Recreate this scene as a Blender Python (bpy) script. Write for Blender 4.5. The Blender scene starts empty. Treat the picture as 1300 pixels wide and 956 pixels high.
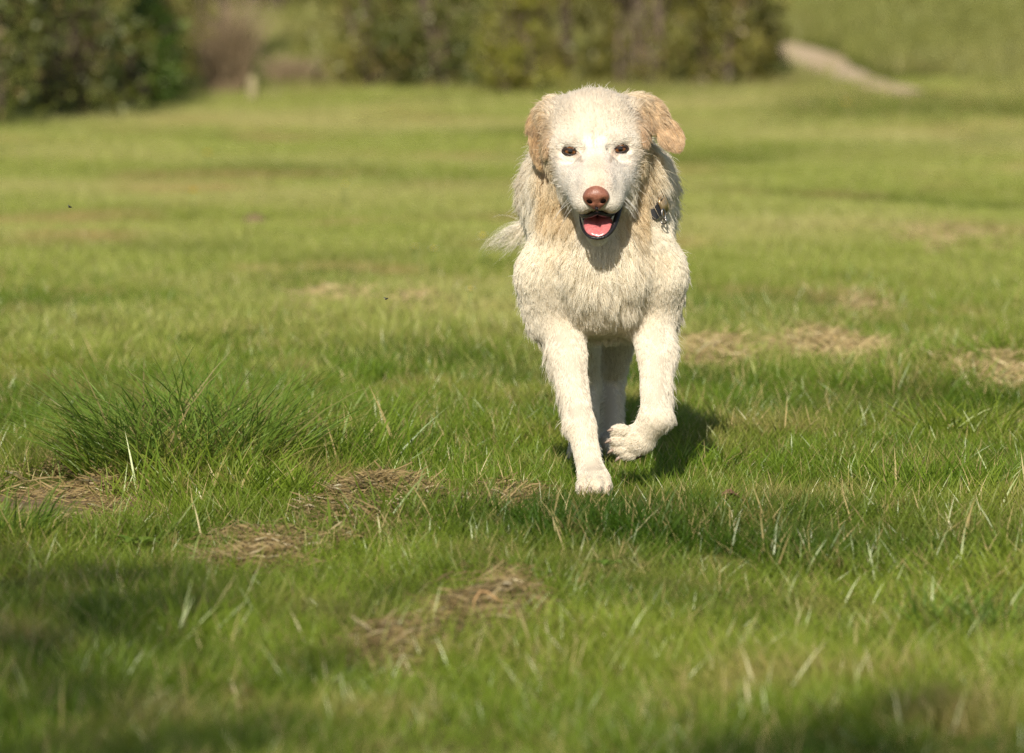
import bpy, math, random
import numpy as np
from mathutils import Vector, Matrix, kdtree

R = math.radians
random.seed(7)
rng = np.random.default_rng(11)
scene = bpy.context.scene
COL = scene.collection

# ------------------------------------------------------------------ camera, sky, sun, exposure
CAM_H, CAM_D = 0.90, 9.0
cam_data = bpy.data.cameras.new("camera")
cam_data.sensor_width = 36.0
cam_data.lens = 36.0 * 6930 / 1300
cam_data.clip_start = 0.1
cam_data.clip_end = 3000
cam_data.dof.use_dof = True
cam_data.dof.focus_distance = 9.0
cam_data.dof.aperture_fstop = 5.6
cam_data.dof.aperture_blades = 9
cam = bpy.data.objects.new("camera", cam_data)
COL.objects.link(cam)
cam.location = (0, -CAM_D, CAM_H)
PITCH = math.atan((478 + 63) / 6930)
cam.rotation_euler = (math.pi / 2 - PITCH, 0, 0)
scene.camera = cam

SUN_EL, SUN_AZ = R(31), R(7)          # height above the horizon; angle to the left behind the camera
sun_from = Vector((-math.sin(SUN_AZ) * math.cos(SUN_EL), -math.cos(SUN_AZ) * math.cos(SUN_EL), math.sin(SUN_EL)))
world = bpy.data.worlds.new("World")
scene.world = world
world.use_nodes = True
wn = world.node_tree
sky = wn.nodes.new("ShaderNodeTexSky")
sky.sky_type = 'NISHITA'
sky.sun_disc = False
sky.sun_elevation = SUN_EL
sky.sun_rotation = math.atan2(sun_from.x, sun_from.y)
wn.links.new(sky.outputs[0], wn.nodes["Background"].inputs[0])
wn.nodes["Background"].inputs[1].default_value = 0.075
sun_data = bpy.data.lights.new("sun", 'SUN')
sun_data.energy = 4.4
sun_data.angle = R(0.5)
sun_data.color = (1.0, 0.925, 0.80)
sun = bpy.data.objects.new("sun", sun_data)
COL.objects.link(sun)
sun.rotation_euler = (-sun_from).to_track_quat('-Z', 'Y').to_euler()
scene.view_settings.view_transform = 'Standard'
scene.view_settings.look = 'None'
scene.view_settings.gamma = 1
scene.view_settings.exposure = 0.36
scene.view_settings.use_curve_mapping = False
scene.cycles.max_bounces = 8
scene.cycles.diffuse_bounces = 4
scene.cycles.transmission_bounces = 6
scene.cycles.transparent_max_bounces = 8
scene.cycles.use_denoising = True
scene.cycles.denoiser = 'OPENIMAGEDENOISE'
scene.cycles.denoising_prefilter = 'NONE'
scene.render.hair_type = 'STRIP' if hasattr(scene.render, 'hair_type') else None


# ------------------------------------------------------------------ helpers
def link(o, parent=None):
    COL.objects.link(o)
    if parent is not None:
        o.parent = parent
    return o


def tag(o, label=None, cat=None, group=None, kind=None):
    if label: o["label"] = label
    if cat: o["category"] = cat
    if group: o["group"] = group
    if kind: o["kind"] = kind
    return o


def empty(name, loc, rz=0.0):
    o = bpy.data.objects.new(name, None)
    o.empty_display_size = 0.1
    o.location = loc
    o.rotation_euler = (0, 0, rz)
    return link(o)


def mesh_np(name, verts, faces, mat, parent=None, smooth=True, attrs=None, linked=True):
    """verts (n,3); faces: list of arrays (each (m,3) or (m,4)); attrs: {name: (n,) or (n,3)} per vertex."""
    me = bpy.data.meshes.new(name)
    verts = np.asarray(verts, dtype=np.float32)
    loops, starts, totals, at = [], [], [], 0
    for f in faces:
        f = np.asarray(f, dtype=np.int32)
        if len(f) == 0:
            continue
        k = f.shape[1]
        loops.append(f.ravel())
        starts.append(at + np.arange(len(f)) * k)
        totals.append(np.full(len(f), k))
        at += len(f) * k
    loops = np.concatenate(loops); starts = np.concatenate(starts); totals = np.concatenate(totals)
    me.vertices.add(len(verts)); me.vertices.foreach_set("co", verts.ravel())
    me.loops.add(len(loops)); me.loops.foreach_set("vertex_index", loops.astype(np.int32))
    me.polygons.add(len(starts))
    me.polygons.foreach_set("loop_start", starts.astype(np.int32))
    me.polygons.foreach_set("loop_total", totals.astype(np.int32))
    me.polygons.foreach_set("use_smooth", np.full(len(starts), smooth))
    for k, v in (attrs or {}).items():
        v = np.asarray(v, dtype=np.float32)
        if v.ndim == 1:
            a = me.attributes.new(k, 'FLOAT', 'POINT'); a.data.foreach_set("value", v)
        else:
            a = me.attributes.new(k, 'FLOAT_VECTOR', 'POINT'); a.data.foreach_set("vector", v.ravel())
    me.update(calc_edges=True)
    me.validate()
    if mat is not None:
        me.materials.append(mat)
    o = bpy.data.objects.new(name, me)
    if linked:
        link(o, parent)
    return o


def tube(pts, radii, sides=8, cap=True):
    """a tapering tube along a polyline -> verts, quads, tris"""
    pts = np.asarray(pts, float); n = len(pts)
    radii = np.broadcast_to(np.asarray(radii, float), (n,))
    tan = np.gradient(pts, axis=0)
    tan /= np.linalg.norm(tan, axis=1)[:, None] + 1e-9
    ref = np.array([0, 0, 1.0]) if abs(tan[0][2]) < 0.9 else np.array([1.0, 0, 0])
    vs = []
    for i in range(n):
        u = np.cross(tan[i], ref); u /= np.linalg.norm(u) + 1e-9
        w = np.cross(u, tan[i]); ref = w
        a = np.arange(sides) * 2 * math.pi / sides
        vs.append(pts[i] + radii[i] * (np.cos(a)[:, None] * u + np.sin(a)[:, None] * w))
    v = np.concatenate(vs + ([pts[:1], pts[-1:]] if cap else []))
    q = []
    for i in range(n - 1):
        for k in range(sides):
            k2 = (k + 1) % sides
            q.append((i * sides + k, i * sides + k2, (i + 1) * sides + k2, (i + 1) * sides + k))
    t = []
    if cap:
        for k in range(sides):
            k2 = (k + 1) % sides
            t.append((n * sides, k2, k)); t.append((n * sides + 1, (n - 1) * sides + k, (n - 1) * sides + k2))
    return v, np.array(q), np.array(t).reshape(-1, 3)


def join_parts(parts):
    V, Q, T, off = [], [], [], 0
    for v, q, t in parts:
        V.append(v)
        if len(q): Q.append(np.asarray(q) + off)
        if len(t): T.append(np.asarray(t) + off)
        off += len(v)
    return (np.concatenate(V), np.concatenate(Q) if Q else np.zeros((0, 4), int), np.concatenate(T) if T else np.zeros((0, 3), int))


def ellipsoid(center, radii, rot=None, seg=20, rings=12):
    th = np.linspace(0, math.pi, rings + 1)[1:-1]
    ph = np.arange(seg) * 2 * math.pi / seg
    v = np.array([(math.sin(t) * math.cos(p), math.sin(t) * math.sin(p), math.cos(t)) for t in th for p in ph])
    v = np.concatenate([v, [[0, 0, 1], [0, 0, -1]]]) * np.asarray(radii)
    if rot is not None:
        v = v @ np.asarray(rot).T
    v = v + np.asarray(center)
    q, t = [], []
    for i in range(rings - 2):
        for k in range(seg):
            k2 = (k + 1) % seg
            q.append((i * seg + k, (i + 1) * seg + k, (i + 1) * seg + k2, i * seg + k2))
    n = (rings - 1) * seg
    for k in range(seg):
        k2 = (k + 1) % seg
        t.append((n, k, k2)); t.append((n + 1, (rings - 2) * seg + k2, (rings - 2) * seg + k))
    return v, np.array(q), np.array(t)


def at_ground(px, py):
    """photograph pixel (1300 wide) -> point on the flat meadow"""
    d = 6930 * CAM_H / (py + 63)
    return (px - 650) / 6930 * d, d - CAM_D


def vnoise(x, y, seed=0):
    """smooth value noise, numpy"""
    xi = np.floor(x).astype(int); yi = np.floor(y).astype(int)
    xf = x - xi; yf = y - yi
    def h(a, b):
        n = (a * 374761393 + b * 668265263 + seed * 974634777) & 0x7fffffff
        n = ((n ^ (n >> 13)) * 1274126177) & 0x7fffffff
        return ((n ^ (n >> 16)) & 0xffff) / 65535.0
    u = xf * xf * (3 - 2 * xf); v = yf * yf * (3 - 2 * yf)
    return (h(xi, yi) * (1 - u) + h(xi + 1, yi) * u) * (1 - v) + (h(xi, yi + 1) * (1 - u) + h(xi + 1, yi + 1) * u) * v


# ------------------------------------------------------------------ materials
def new_mat(name):
    m = bpy.data.materials.new(name); m.use_nodes = True
    nt = m.node_tree
    for n in list(nt.nodes):
        nt.nodes.remove(n)
    out = nt.nodes.new("ShaderNodeOutputMaterial")
    return m, nt, out


def nd(nt, kind, **kw):
    n = nt.nodes.new(kind)
    for k, v in kw.items():
        if k in n.inputs: n.inputs[k].default_value = v
        else: setattr(n, k, v)
    return n


def principled(name, color, rough=0.6, spec=0.5, coat=0.0, metal=0.0, noise=None, bump=0.0, subsurf=0.0):
    m, nt, out = new_mat(name)
    b = nd(nt, "ShaderNodeBsdfPrincipled")
    b.inputs["Roughness"].default_value = rough
    b.inputs["Specular IOR Level"].default_value = spec
    b.inputs["Coat Weight"].default_value = coat
    b.inputs["Metallic"].default_value = metal
    if subsurf:
        b.inputs["Subsurface Weight"].default_value = subsurf
        b.inputs["Subsurface Scale"].default_value = 0.004
    if noise:
        tc = nd(nt, "ShaderNodeTexCoord"); tx = nd(nt, "ShaderNodeTexNoise"); tx.inputs["Scale"].default_value = noise[0]
        tx.inputs["Detail"].default_value = 5
        nt.links.new(tc.outputs["Object"], tx.inputs["Vector"])
        cr = nd(nt, "ShaderNodeValToRGB")
        cr.color_ramp.elements[0].position = 0.3; cr.color_ramp.elements[1].position = 0.7
        cr.color_ramp.elements[0].color = (*noise[1], 1); cr.color_ramp.elements[1].color = (*color, 1)
        nt.links.new(tx.outputs["Fac"], cr.inputs[0]); nt.links.new(cr.outputs[0], b.inputs["Base Color"])
        if bump:
            bp = nd(nt, "ShaderNodeBump"); bp.inputs["Strength"].default_value = bump; bp.inputs["Distance"].default_value = 0.002
            nt.links.new(tx.outputs["Fac"], bp.inputs["Height"]); nt.links.new(bp.outputs[0], b.inputs["Normal"])
    else:
        b.inputs["Base Color"].default_value = (*color, 1)
    nt.links.new(b.outputs[0], out.inputs[0])
    return m


def leaf_mat(name, c_lo, c_hi, c_alt=None, alt=0.0, world_scale=None, c_world=None, transl=0.45, gloss=0.08, rough=0.45):
    """thin leaf or blade: colour runs with the per-vertex 'tint'; some pieces ('alt' share) take c_alt; a world-space noise shifts the hue"""
    m, nt, out = new_mat(name)
    L = nt.links.new
    at = nd(nt, "ShaderNodeAttribute", attribute_name="tint")
    mix = nd(nt, "ShaderNodeMix", data_type='RGBA')
    mix.inputs[6].default_value = (*c_lo, 1); mix.inputs[7].default_value = (*c_hi, 1)
    L(at.outputs["Fac"], mix.inputs[0])
    col = mix.outputs[2]
    if world_scale:
        geo = nd(nt, "ShaderNodeNewGeometry")
        for sc, lo, hi, cw in world_scale:
            tx = nd(nt, "ShaderNodeTexNoise"); tx.inputs["Scale"].default_value = sc; tx.inputs["Detail"].default_value = 3
            L(geo.outputs["Position"], tx.inputs["Vector"])
            mr = nd(nt, "ShaderNodeMapRange"); mr.inputs[1].default_value = lo; mr.inputs[2].default_value = hi
            L(tx.outputs["Fac"], mr.inputs[0])
            mx = nd(nt, "ShaderNodeMix", data_type='RGBA'); mx.inputs[7].default_value = (*cw, 1)
            L(mr.outputs[0], mx.inputs[0]); L(col, mx.inputs[6]); col = mx.outputs[2]
    if c_alt:
        a2 = nd(nt, "ShaderNodeAttribute", attribute_name="alt")
        mx = nd(nt, "ShaderNodeMix", data_type='RGBA'); mx.inputs[7].default_value = (*c_alt, 1)
        L(a2.outputs["Fac"], mx.inputs[0]); L(col, mx.inputs[6]); col = mx.outputs[2]
    d = nd(nt, "ShaderNodeBsdfDiffuse"); t = nd(nt, "ShaderNodeBsdfTranslucent"); g = nd(nt, "ShaderNodeBsdfGlossy")
    g.inputs["Roughness"].default_value = rough
    g.inputs["Color"].default_value = (0.7, 0.72, 0.6, 1)
    L(col, d.inputs["Color"]); L(col, t.inputs["Color"])
    s1 = nd(nt, "ShaderNodeMixShader"); s1.inputs[0].default_value = transl
    L(d.outputs[0], s1.inputs[1]); L(t.outputs[0], s1.inputs[2])
    s2 = nd(nt, "ShaderNodeMixShader"); s2.inputs[0].default_value = gloss
    L(s1.outputs[0], s2.inputs[1]); L(g.outputs[0], s2.inputs[2])
    L(s2.outputs[0], out.inputs[0])
    return m


# ------------------------------------------------------------------ the setting: ground, path
def hill(y):
    t = np.maximum(y - 26.0, 0.0)
    return 0.085 * (np.sqrt(t * t + 9.0) - 3.0)


def H(x, y):
    """height of the ground"""
    x = np.asarray(x, float); y = np.asarray(y, float)
    near = np.exp(-(y / 40.0) ** 2)
    h = near * 0.030 * (vnoise(x * 1.7 + 31, y * 1.7 + 9, 1) - 0.5) + near * 0.014 * (vnoise(x * 6, y * 6, 2) - 0.5)
    h += np.clip((np.abs(y - 8) - 7) / 6, 0, 1) * 0.10 * (vnoise(x * 0.22 + 5, y * 0.16, 3) - 0.5)
    h += hill(y) + np.clip((y - 40) / 60, 0, 1) * 3.0 * (vnoise(x * 0.02 + 3, y * 0.02 + 8, 4) - 0.5)
    return h


def axis_steps(lo, fine_lo, fine_hi, hi, d):
    a = [fine_lo]
    s = d
    while a[-1] > lo:
        s *= 1.13; a.append(a[-1] - s)
    a = a[::-1] + list(np.arange(fine_lo + d, fine_hi, d))
    s = d
    while a[-1] < hi:
        s *= 1.13; a.append(a[-1] + s)
    return np.array(a)


gx = axis_steps(-500, -2.6, 2.6, 500, 0.05)
gy = axis_steps(-300, -3.6, 6.0, 900, 0.05)
GX, GY = np.meshgrid(gx, gy, indexing='ij')
gv = np.stack([GX, GY, H(GX, GY)], -1).reshape(-1, 3)
ni, nj = len(gx), len(gy)
I, J = np.meshgrid(np.arange(ni - 1), np.arange(nj - 1), indexing='ij')
gq = np.stack([I * nj + J, (I + 1) * nj + J, (I + 1) * nj + J + 1, I * nj + J + 1], -1).reshape(-1, 4)

m_ground, nt, out = new_mat("meadow_soil_and_turf")
L = nt.links.new
geo = nd(nt, "ShaderNodeNewGeometry")
n1 = nd(nt, "ShaderNodeTexNoise"); n1.inputs["Scale"].default_value = 1.3; n1.inputs["Detail"].default_value = 6
n2 = nd(nt, "ShaderNodeTexNoise"); n2.inputs["Scale"].default_value = 38; n2.inputs["Detail"].default_value = 6
n3 = nd(nt, "ShaderNodeTexNoise"); n3.inputs["Scale"].default_value = 0.12; n3.inputs["Detail"].default_value = 5
for n in (n1, n2, n3):
    L(geo.outputs["Position"], n.inputs["Vector"])
c1 = nd(nt, "ShaderNodeValToRGB")
c1.color_ramp.elements[0].position = 0.32; c1.color_ramp.elements[0].color = (0.030, 0.040, 0.010, 1)
c1.color_ramp.elements[1].position = 0.70; c1.color_ramp.elements[1].color = (0.17, 0.15, 0.050, 1)
e = c1.color_ramp.elements.new(0.5); e.color = (0.080, 0.100, 0.020, 1)
L(n2.outputs["Fac"], c1.inputs[0])
c2 = nd(nt, "ShaderNodeValToRGB")
c2.color_ramp.elements[0].position = 0.35; c2.color_ramp.elements[0].color = (0.11, 0.13, 0.025, 1)
c2.color_ramp.elements[1].position = 0.65; c2.color_ramp.elements[1].color = (0.20, 0.20, 0.055, 1)
L(n3.outputs["Fac"], c2.inputs[0])
mx = nd(nt, "ShaderNodeMix", data_type='RGBA'); mx.inputs[0].default_value = 0.5
L(c1.outputs[0], mx.inputs[6]); L(c2.outputs[0], mx.inputs[7])
bp = nd(nt, "ShaderNodeBump"); bp.inputs["Strength"].default_value = 0.8; bp.inputs["Distance"].default_value = 0.02
L(n2.outputs["Fac"], bp.inputs["Height"])
b = nd(nt, "ShaderNodeBsdfDiffuse"); L(mx.outputs[2], b.inputs[0]); L(bp.outputs[0], b.inputs["Normal"])
L(b.outputs[0], out.inputs[0])
tag(mesh_np("meadow_ground", gv, [gq], m_ground), "rough green meadow rising to a grassy hill beyond the bushes", kind="structure")


def sheet(name, outline_fn, cx, cy, rx, ry, mat, lift, seg=40, rings=10, dome=0.0):
    """an uneven-edged sheet following the ground"""
    vs = [(cx, cy, float(H(cx, cy)) + lift + dome)]
    for r in range(1, rings + 1):
        for k in range(seg):
            a = k * 2 * math.pi / seg
            f = r / rings * outline_fn(a)
            x, y = cx + rx * f * math.cos(a), cy + ry * f * math.sin(a)
            vs.append((x, y, float(H(x, y)) + lift * (1 if r < rings else -1.5) + dome * (1 - (r / rings) ** 2) ** 1.2 * (0.75 + 0.5 * random.random())))
    q = [((r - 1) * seg + k + 1, r * seg + k + 1, r * seg + (k + 1) % seg + 1, (r - 1) * seg + (k + 1) % seg + 1) for r in range(1, rings) for k in range(seg)]
    t = [(0, k + 1, (k + 1) % seg + 1) for k in range(seg)]
    return mesh_np(name, vs, [np.array(q), np.array(t)], mat)


def wobble(seed, amp=0.35):
    ph = [random.random() * 6.28 for _ in range(5)]
    return lambda a: 0.82 + amp * 0.5 * sum(math.sin((k + 1) * a + ph[k]) / (k + 1) for k in range(5))


m_soil = principled("dry_soil", (0.30, 0.21, 0.115), 0.95, 0.1, noise=(26, (0.13, 0.085, 0.045)), bump=0.9)
sx, sy = at_ground(88, 632)
tag(sheet("bare_soil_patch", wobble(3), sx, sy, 0.25, 0.50, m_soil, 0.006), "patch of bare dry soil with straw litter beside the tall tussock", kind="structure")
m_path = principled("worn_path_soil", (0.58, 0.45, 0.29), 0.95, 0.1, noise=(4, (0.46, 0.34, 0.20)), bump=0.5)


def ground_hit(px, py):
    """where the photograph's pixel meets the risen ground"""
    lo, hi = 5.0, 300.0
    f = lambda d: -63 + 6930 * (CAM_H - float(H((px - 650) / 6930 * d, d - CAM_D))) / d - py
    for _ in range(60):
        mid = (lo + hi) / 2
        if f(mid) > 0: lo = mid
        else: hi = mid
    return (px - 650) / 6930 * lo, lo - CAM_D


pts = [ground_hit(*p) for p in ((1164, 122), (1130, 114), (1094, 104), (1060, 91), (1036, 79), (1004, 66), (960, 57), (895, 48))]
pv, pq = [], []
wid = [0.035, 0.075, 0.085, 0.10, 0.13, 0.12, 0.10, 0.10]
pts_f, wid_f = [], []
for i in range(len(pts) - 1):
    for s in range(6):
        t = s / 6
        pts_f.append((pts[i][0] * (1 - t) + pts[i + 1][0] * t, pts[i][1] * (1 - t) + pts[i + 1][1] * t)); wid_f.append(wid[i] * (1 - t) + wid[i + 1] * t)
for i, (x, y) in enumerate(pts_f):
    a = pts_f[max(i - 1, 0)]; c = pts_f[min(i + 1, len(pts_f) - 1)]
    tx, ty = c[0] - a[0], c[1] - a[1]; l = math.hypot(tx, ty); nx, ny = -ty / l, tx / l
    for s in np.linspace(-1, 1, 7):
        w = wid_f[i] * 1.9 * (1 + 0.25 * (random.random() - 0.5))
        X, Y = x + nx * s * w, y + ny * s * w
        pv.append((X, Y, float(H(X, Y)) + (0.03 if abs(s) < 0.9 else 0.006)))
for i in range(len(pts_f) - 1):
    for k in range(6):
        pq.append((i * 7 + k, i * 7 + k + 1, (i + 1) * 7 + k + 1, (i + 1) * 7 + k))
PATH_PTS = np.array(pts_f)
tag(mesh_np("dirt_path", pv, [np.array(pq)], m_path), "pale worn dirt path climbing the grassy hill past the bushes", kind="structure")


# ------------------------------------------------------------------ grass (uncountable): clumps of blades scattered over the meadow
def blade_mesh(n, spread, h_lo, h_hi, w_lo, w_hi, lean, dead, gen, name, mat, bias=(0, 0), segs=3, linked=False, parent=None, loc_fn=None, droop=0.0, min_up=0.0):
    r = np.sqrt(gen.random(n)) * spread; a = gen.random(n) * 2 * math.pi
    base = np.stack([r * np.cos(a), r * np.sin(a), np.full(n, -0.006)], -1)
    if loc_fn is not None:
        base = loc_fn(base)
    h = h_lo + (h_hi - h_lo) * gen.random(n) ** 1.3
    w = (w_lo + (w_hi - w_lo) * gen.random(n)) * 0.5
    la = gen.random(n) * 2 * math.pi
    tilt = lean * (0.25 + 0.75 * gen.random(n))
    ldir = np.stack([np.cos(la) * tilt + bias[0], np.sin(la) * tilt + bias[1], np.ones(n)], -1)
    out = base.copy(); out[:, 2] = 0
    ldir[:, :2] += out[:, :2] / (spread + 1e-6) * 0.35 * lean
    ldir /= np.linalg.norm(ldir, axis=1)[:, None]
    side = np.stack([-np.sin(gen.random(n) * 6.28), np.cos(gen.random(n) * 6.28), np.zeros(n)], -1)
    side /= np.linalg.norm(side, axis=1)[:, None] + 1e-9
    hor = ldir.copy(); hor[:, 2] = 0
    hor /= np.linalg.norm(hor, axis=1)[:, None] + 1e-9
    curl = (0.25 + 0.9 * gen.random(n)) * (0.5 + droop)
    tint = gen.random(n); alt = (gen.random(n) < dead).astype(float) * (0.6 + 0.4 * gen.random(n))
    V, TI, AL = [], [], []
    prof = [1.0, 0.92, 0.68] if segs == 3 else [0.8, 1.0, 0.95, 0.8, 0.5]
    for s in range(segs):
        t = s / segs
        p = base + ldir * (h * t)[:, None] + hor * (h * curl * t * t * 0.6)[:, None]
        p[:, 2] -= h * droop * 0.55 * t ** 2.4 * curl
        V += [p - side * (w * prof[s])[:, None], p + side * (w * prof[s])[:, None]]
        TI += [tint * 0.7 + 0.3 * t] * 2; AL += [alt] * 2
    p = base + ldir * h[:, None] + hor * (h * curl * 0.6)[:, None]
    p[:, 2] -= h * droop * 0.55 * curl
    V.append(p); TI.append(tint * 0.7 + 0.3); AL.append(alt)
    k = 2 * segs + 1
    V = np.stack(V, 1).reshape(-1, 3); TI = np.stack(TI, 1).ravel(); AL = np.stack(AL, 1).ravel()
    V[:, 2] = np.maximum(V[:, 2], min_up - 0.006)
    o = np.arange(n)[:, None] * k
    q = np.concatenate([o + np.array([[2 * s, 2 * s + 1, 2 * s + 3, 2 * s + 2]]) for s in range(segs - 1)])
    t = o + np.array([[2 * segs - 2, 2 * segs - 1, 2 * segs]])
    return mesh_np(name, V, [q, t], mat, parent=parent, attrs={"tint": TI, "alt": AL}, linked=linked)


m_grass = leaf_mat("meadow_grass_blade", (0.075, 0.155, 0.009), (0.250, 0.350, 0.034), c_alt=(0.58, 0.45, 0.20),
                   world_scale=[(0.9, 0.48, 0.72, (0.37, 0.38, 0.062)), (0.25, 0.45, 0.70, (0.28, 0.35, 0.040)), (3.1, 0.54, 0.72, (0.46, 0.37, 0.13)), (0.62, 0.50, 0.66, (0.055, 0.115, 0.008)), (9.0, 0.60, 0.78, (0.34, 0.24, 0.09))],
                   transl=0.42, gloss=0.045, rough=0.36)
m_grass_far = leaf_mat("far_grass_blade", (0.250, 0.300, 0.045), (0.455, 0.490, 0.120), c_alt=(0.58, 0.48, 0.24),
                   world_scale=[(0.35, 0.45, 0.68, (0.53, 0.49, 0.185)), (0.55, 0.52, 0.66, (0.170, 0.225, 0.028)), (1.1, 0.55, 0.70, (0.50, 0.38, 0.15))], transl=0.40, gloss=0.03)
m_grass_hill = leaf_mat("hill_grass_blade", (0.200, 0.215, 0.050), (0.330, 0.335, 0.095), c_alt=(0.42, 0.34, 0.16),
                   world_scale=[(0.3, 0.45, 0.70, (0.36, 0.335, 0.125))], transl=0.35, gloss=0.025)

g_near = bpy.data.collections.new("near_grass_clumps")
g_mid = bpy.data.collections.new("mid_grass_clumps")
g_far = bpy.data.collections.new("far_grass_clumps")
for k in range(10):
    gen = np.random.default_rng(100 + k)
    g_near.objects.link(blade_mesh(60, 0.055, 0.016, 0.050 + 0.008 * (k % 3), 0.0010, 0.0024, 1.05, 0.05 + 0.013 * k, gen, "grass_clump", m_grass, bias=(0.06, 0.02)))
for k in range(6):
    gen = np.random.default_rng(200 + k)
    g_mid.objects.link(blade_mesh(80, 0.085, 0.018, 0.060, 0.0016, 0.0036, 0.8, 0.08, gen, "grass_clump", m_grass_far))
for k in range(5):
    gen = np.random.default_rng(300 + k)
    g_far.objects.link(blade_mesh(60, 0.20, 0.05, 0.15, 0.008, 0.014, 0.6, 0.05, gen, "grass_clump", m_grass_hill))


def scatter(name, coll, pts, scale, gen, label):
    n = len(pts)
    me = bpy.data.meshes.new(name)
    me.vertices.add(n)
    z = H(pts[:, 0], pts[:, 1])
    me.vertices.foreach_set("co", np.column_stack([pts, z]).astype(np.float32).ravel())
    a = me.attributes.new("turn", 'FLOAT_VECTOR', 'POINT')
    a.data.foreach_set("vector", np.column_stack([gen.normal(0, .08, n), gen.normal(0, .08, n), gen.random(n) * 6.283]).astype(np.float32).ravel())
    a = me.attributes.new("size", 'FLOAT', 'POINT'); a.data.foreach_set("value", scale.astype(np.float32))
    a = me.attributes.new("pick", 'INT', 'POINT'); a.data.foreach_set("value", gen.integers(0, len(coll.objects), n).astype(np.int32))
    o = link(bpy.data.objects.new(name, me))
    tree = bpy.data.node_groups.new(name, 'GeometryNodeTree')
    tree.interface.new_socket("Geometry", in_out='INPUT', socket_type='NodeSocketGeometry')
    tree.interface.new_socket("Geometry", in_out='OUTPUT', socket_type='NodeSocketGeometry')
    gi = tree.nodes.new("NodeGroupInput"); go = tree.nodes.new("NodeGroupOutput")
    ci = tree.nodes.new("GeometryNodeCollectionInfo"); ci.inputs[0].default_value = coll
    ci.inputs["Separate Children"].default_value = True; ci.inputs["Reset Children"].default_value = True
    ip = tree.nodes.new("GeometryNodeInstanceOnPoints"); ip.inputs["Pick Instance"].default_value = True
    def na(nm, ty):
        q = tree.nodes.new("GeometryNodeInputNamedAttribute"); q.data_type = ty; q.inputs[0].default_value = nm
        return next(s for s in q.outputs if s.enabled and s.name == "Attribute")
    l = tree.links.new
    l(gi.outputs[0], ip.inputs["Points"]); l(ci.outputs[0], ip.inputs["Instance"])
    l(na("pick", 'INT'), ip.inputs["Instance Index"])
    er = tree.nodes.new("FunctionNodeEulerToRotation"); l(na("turn", 'FLOAT_VECTOR'), er.inputs[0])
    l(er.outputs[0], ip.inputs["Rotation"]); l(na("size", 'FLOAT'), ip.inputs["Scale"])
    l(ip.outputs[0], go.inputs[0])
    md = o.modifiers.new("scatter", 'NODES'); md.node_group = tree
    return tag(o, label, "grass", kind="stuff")


# straw mats: (photo px, py of the middle, half width m, half depth m, height m, strands, label)
MATS = [
    (475, 652, 0.105, 0.46, 0.040, 2700, "biggest heap of matted brown dry grass in front of the tussock"),
    (330, 706, 0.090, 0.32, 0.018, 1300, "flat brown dry grass mat just below the biggest heap"),
    (618, 786, 0.072, 0.30, 0.022, 850, "blurred brown dry grass heap with a bent stalk at the bottom"),
    (500, 838, 0.055, 0.22, 0.018, 650, "thin dark dry grass mat low at the bottom beside the bent stalk heap"),
    (635, 648, 0.062, 0.26, 0.010, 500, "thin pale straw scatter beside the planted front paw"),
    (1062, 450, 0.125, 0.58, 0.022, 1900, "wide pale dry grass mat behind and beyond the raised paw"),
    (1082, 390, 0.090, 0.52, 0.020, 900, "small pale dry grass mat just above the wide one"),
    (908, 453, 0.075, 0.42, 0.022, 1200, "pale dry grass mat touching the dog's hind side"),
    (1262, 478, 0.105, 0.48, 0.030, 1400, "dry grass mat half sunk in tall grass at the frame edge"),
    (1205, 311, 0.21, 0.75, 0.030, 1500, "farthest and blurriest long strip of straw on the meadow"),
    (100, 592, 0.045, 0.20, 0.034, 700, "small brown dry grass heap behind the bare soil patch"),
    (150, 612, 0.050, 0.18, 0.030, 700, "small brown dry grass heap tucked under the tussock blades"),
    (420, 384, 0.110, 0.55, 0.016, 500, "faint tan dry grass mat in the open meadow above the tussock"),
    (535, 394, 0.080, 0.45, 0.016, 400, "faint tan dry grass mat between the tussock and the dog's flank"),
]
MAT_POS = [(*at_ground(px, py), rx, ry) for px, py, rx, ry, *_ in MATS]


def keep_mask(p, gen):
    keep = np.ones(len(p), bool)
    for (x, y, rx, ry), m in zip(MAT_POS, MATS):
        q = ((p[:, 0] - x) / rx) ** 2 + ((p[:, 1] - y) / ry) ** 2
        keep &= ~(gen.random(len(p)) < 0.95 * np.clip(1.3 - q * 0.7, 0, 1) * np.clip(vnoise(p[:, 0] * 20 + 60, p[:, 1] * 7 + 60, 9) * 2.4 - 0.55, 0, 1))
    keep &= ~((np.abs(p[:, 0] - 0.137) < 0.055) & (p[:, 1] > -0.17) & (p[:, 1] < 0.02))
    q = ((p[:, 0] - sx) / 0.22) ** 2 + ((p[:, 1] - sy) / 0.46) ** 2
    keep &= ~((q < 0.8) & (gen.random(len(p)) < 0.94))
    return keep


def pts_in(x0, x1, y0, y1, dens, gen):
    n = int((x1 - x0) * (y1 - y0) * dens)
    p = np.column_stack([x0 + (x1 - x0) * gen.random(n), y0 + (y1 - y0) * gen.random(n)])
    return p


def clear_of_path(q, gen):
    dx = np.abs(q[:, None, 0] - PATH_PTS[None, ::2, 0]); dy = PATH_PTS[None, ::2, 1] - q[:, None, 1]
    return ~(((dx < 0.26) & (dy > -0.25) & (dy < 1.3)).any(1) & (gen.random(len(q)) < 0.93))


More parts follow.
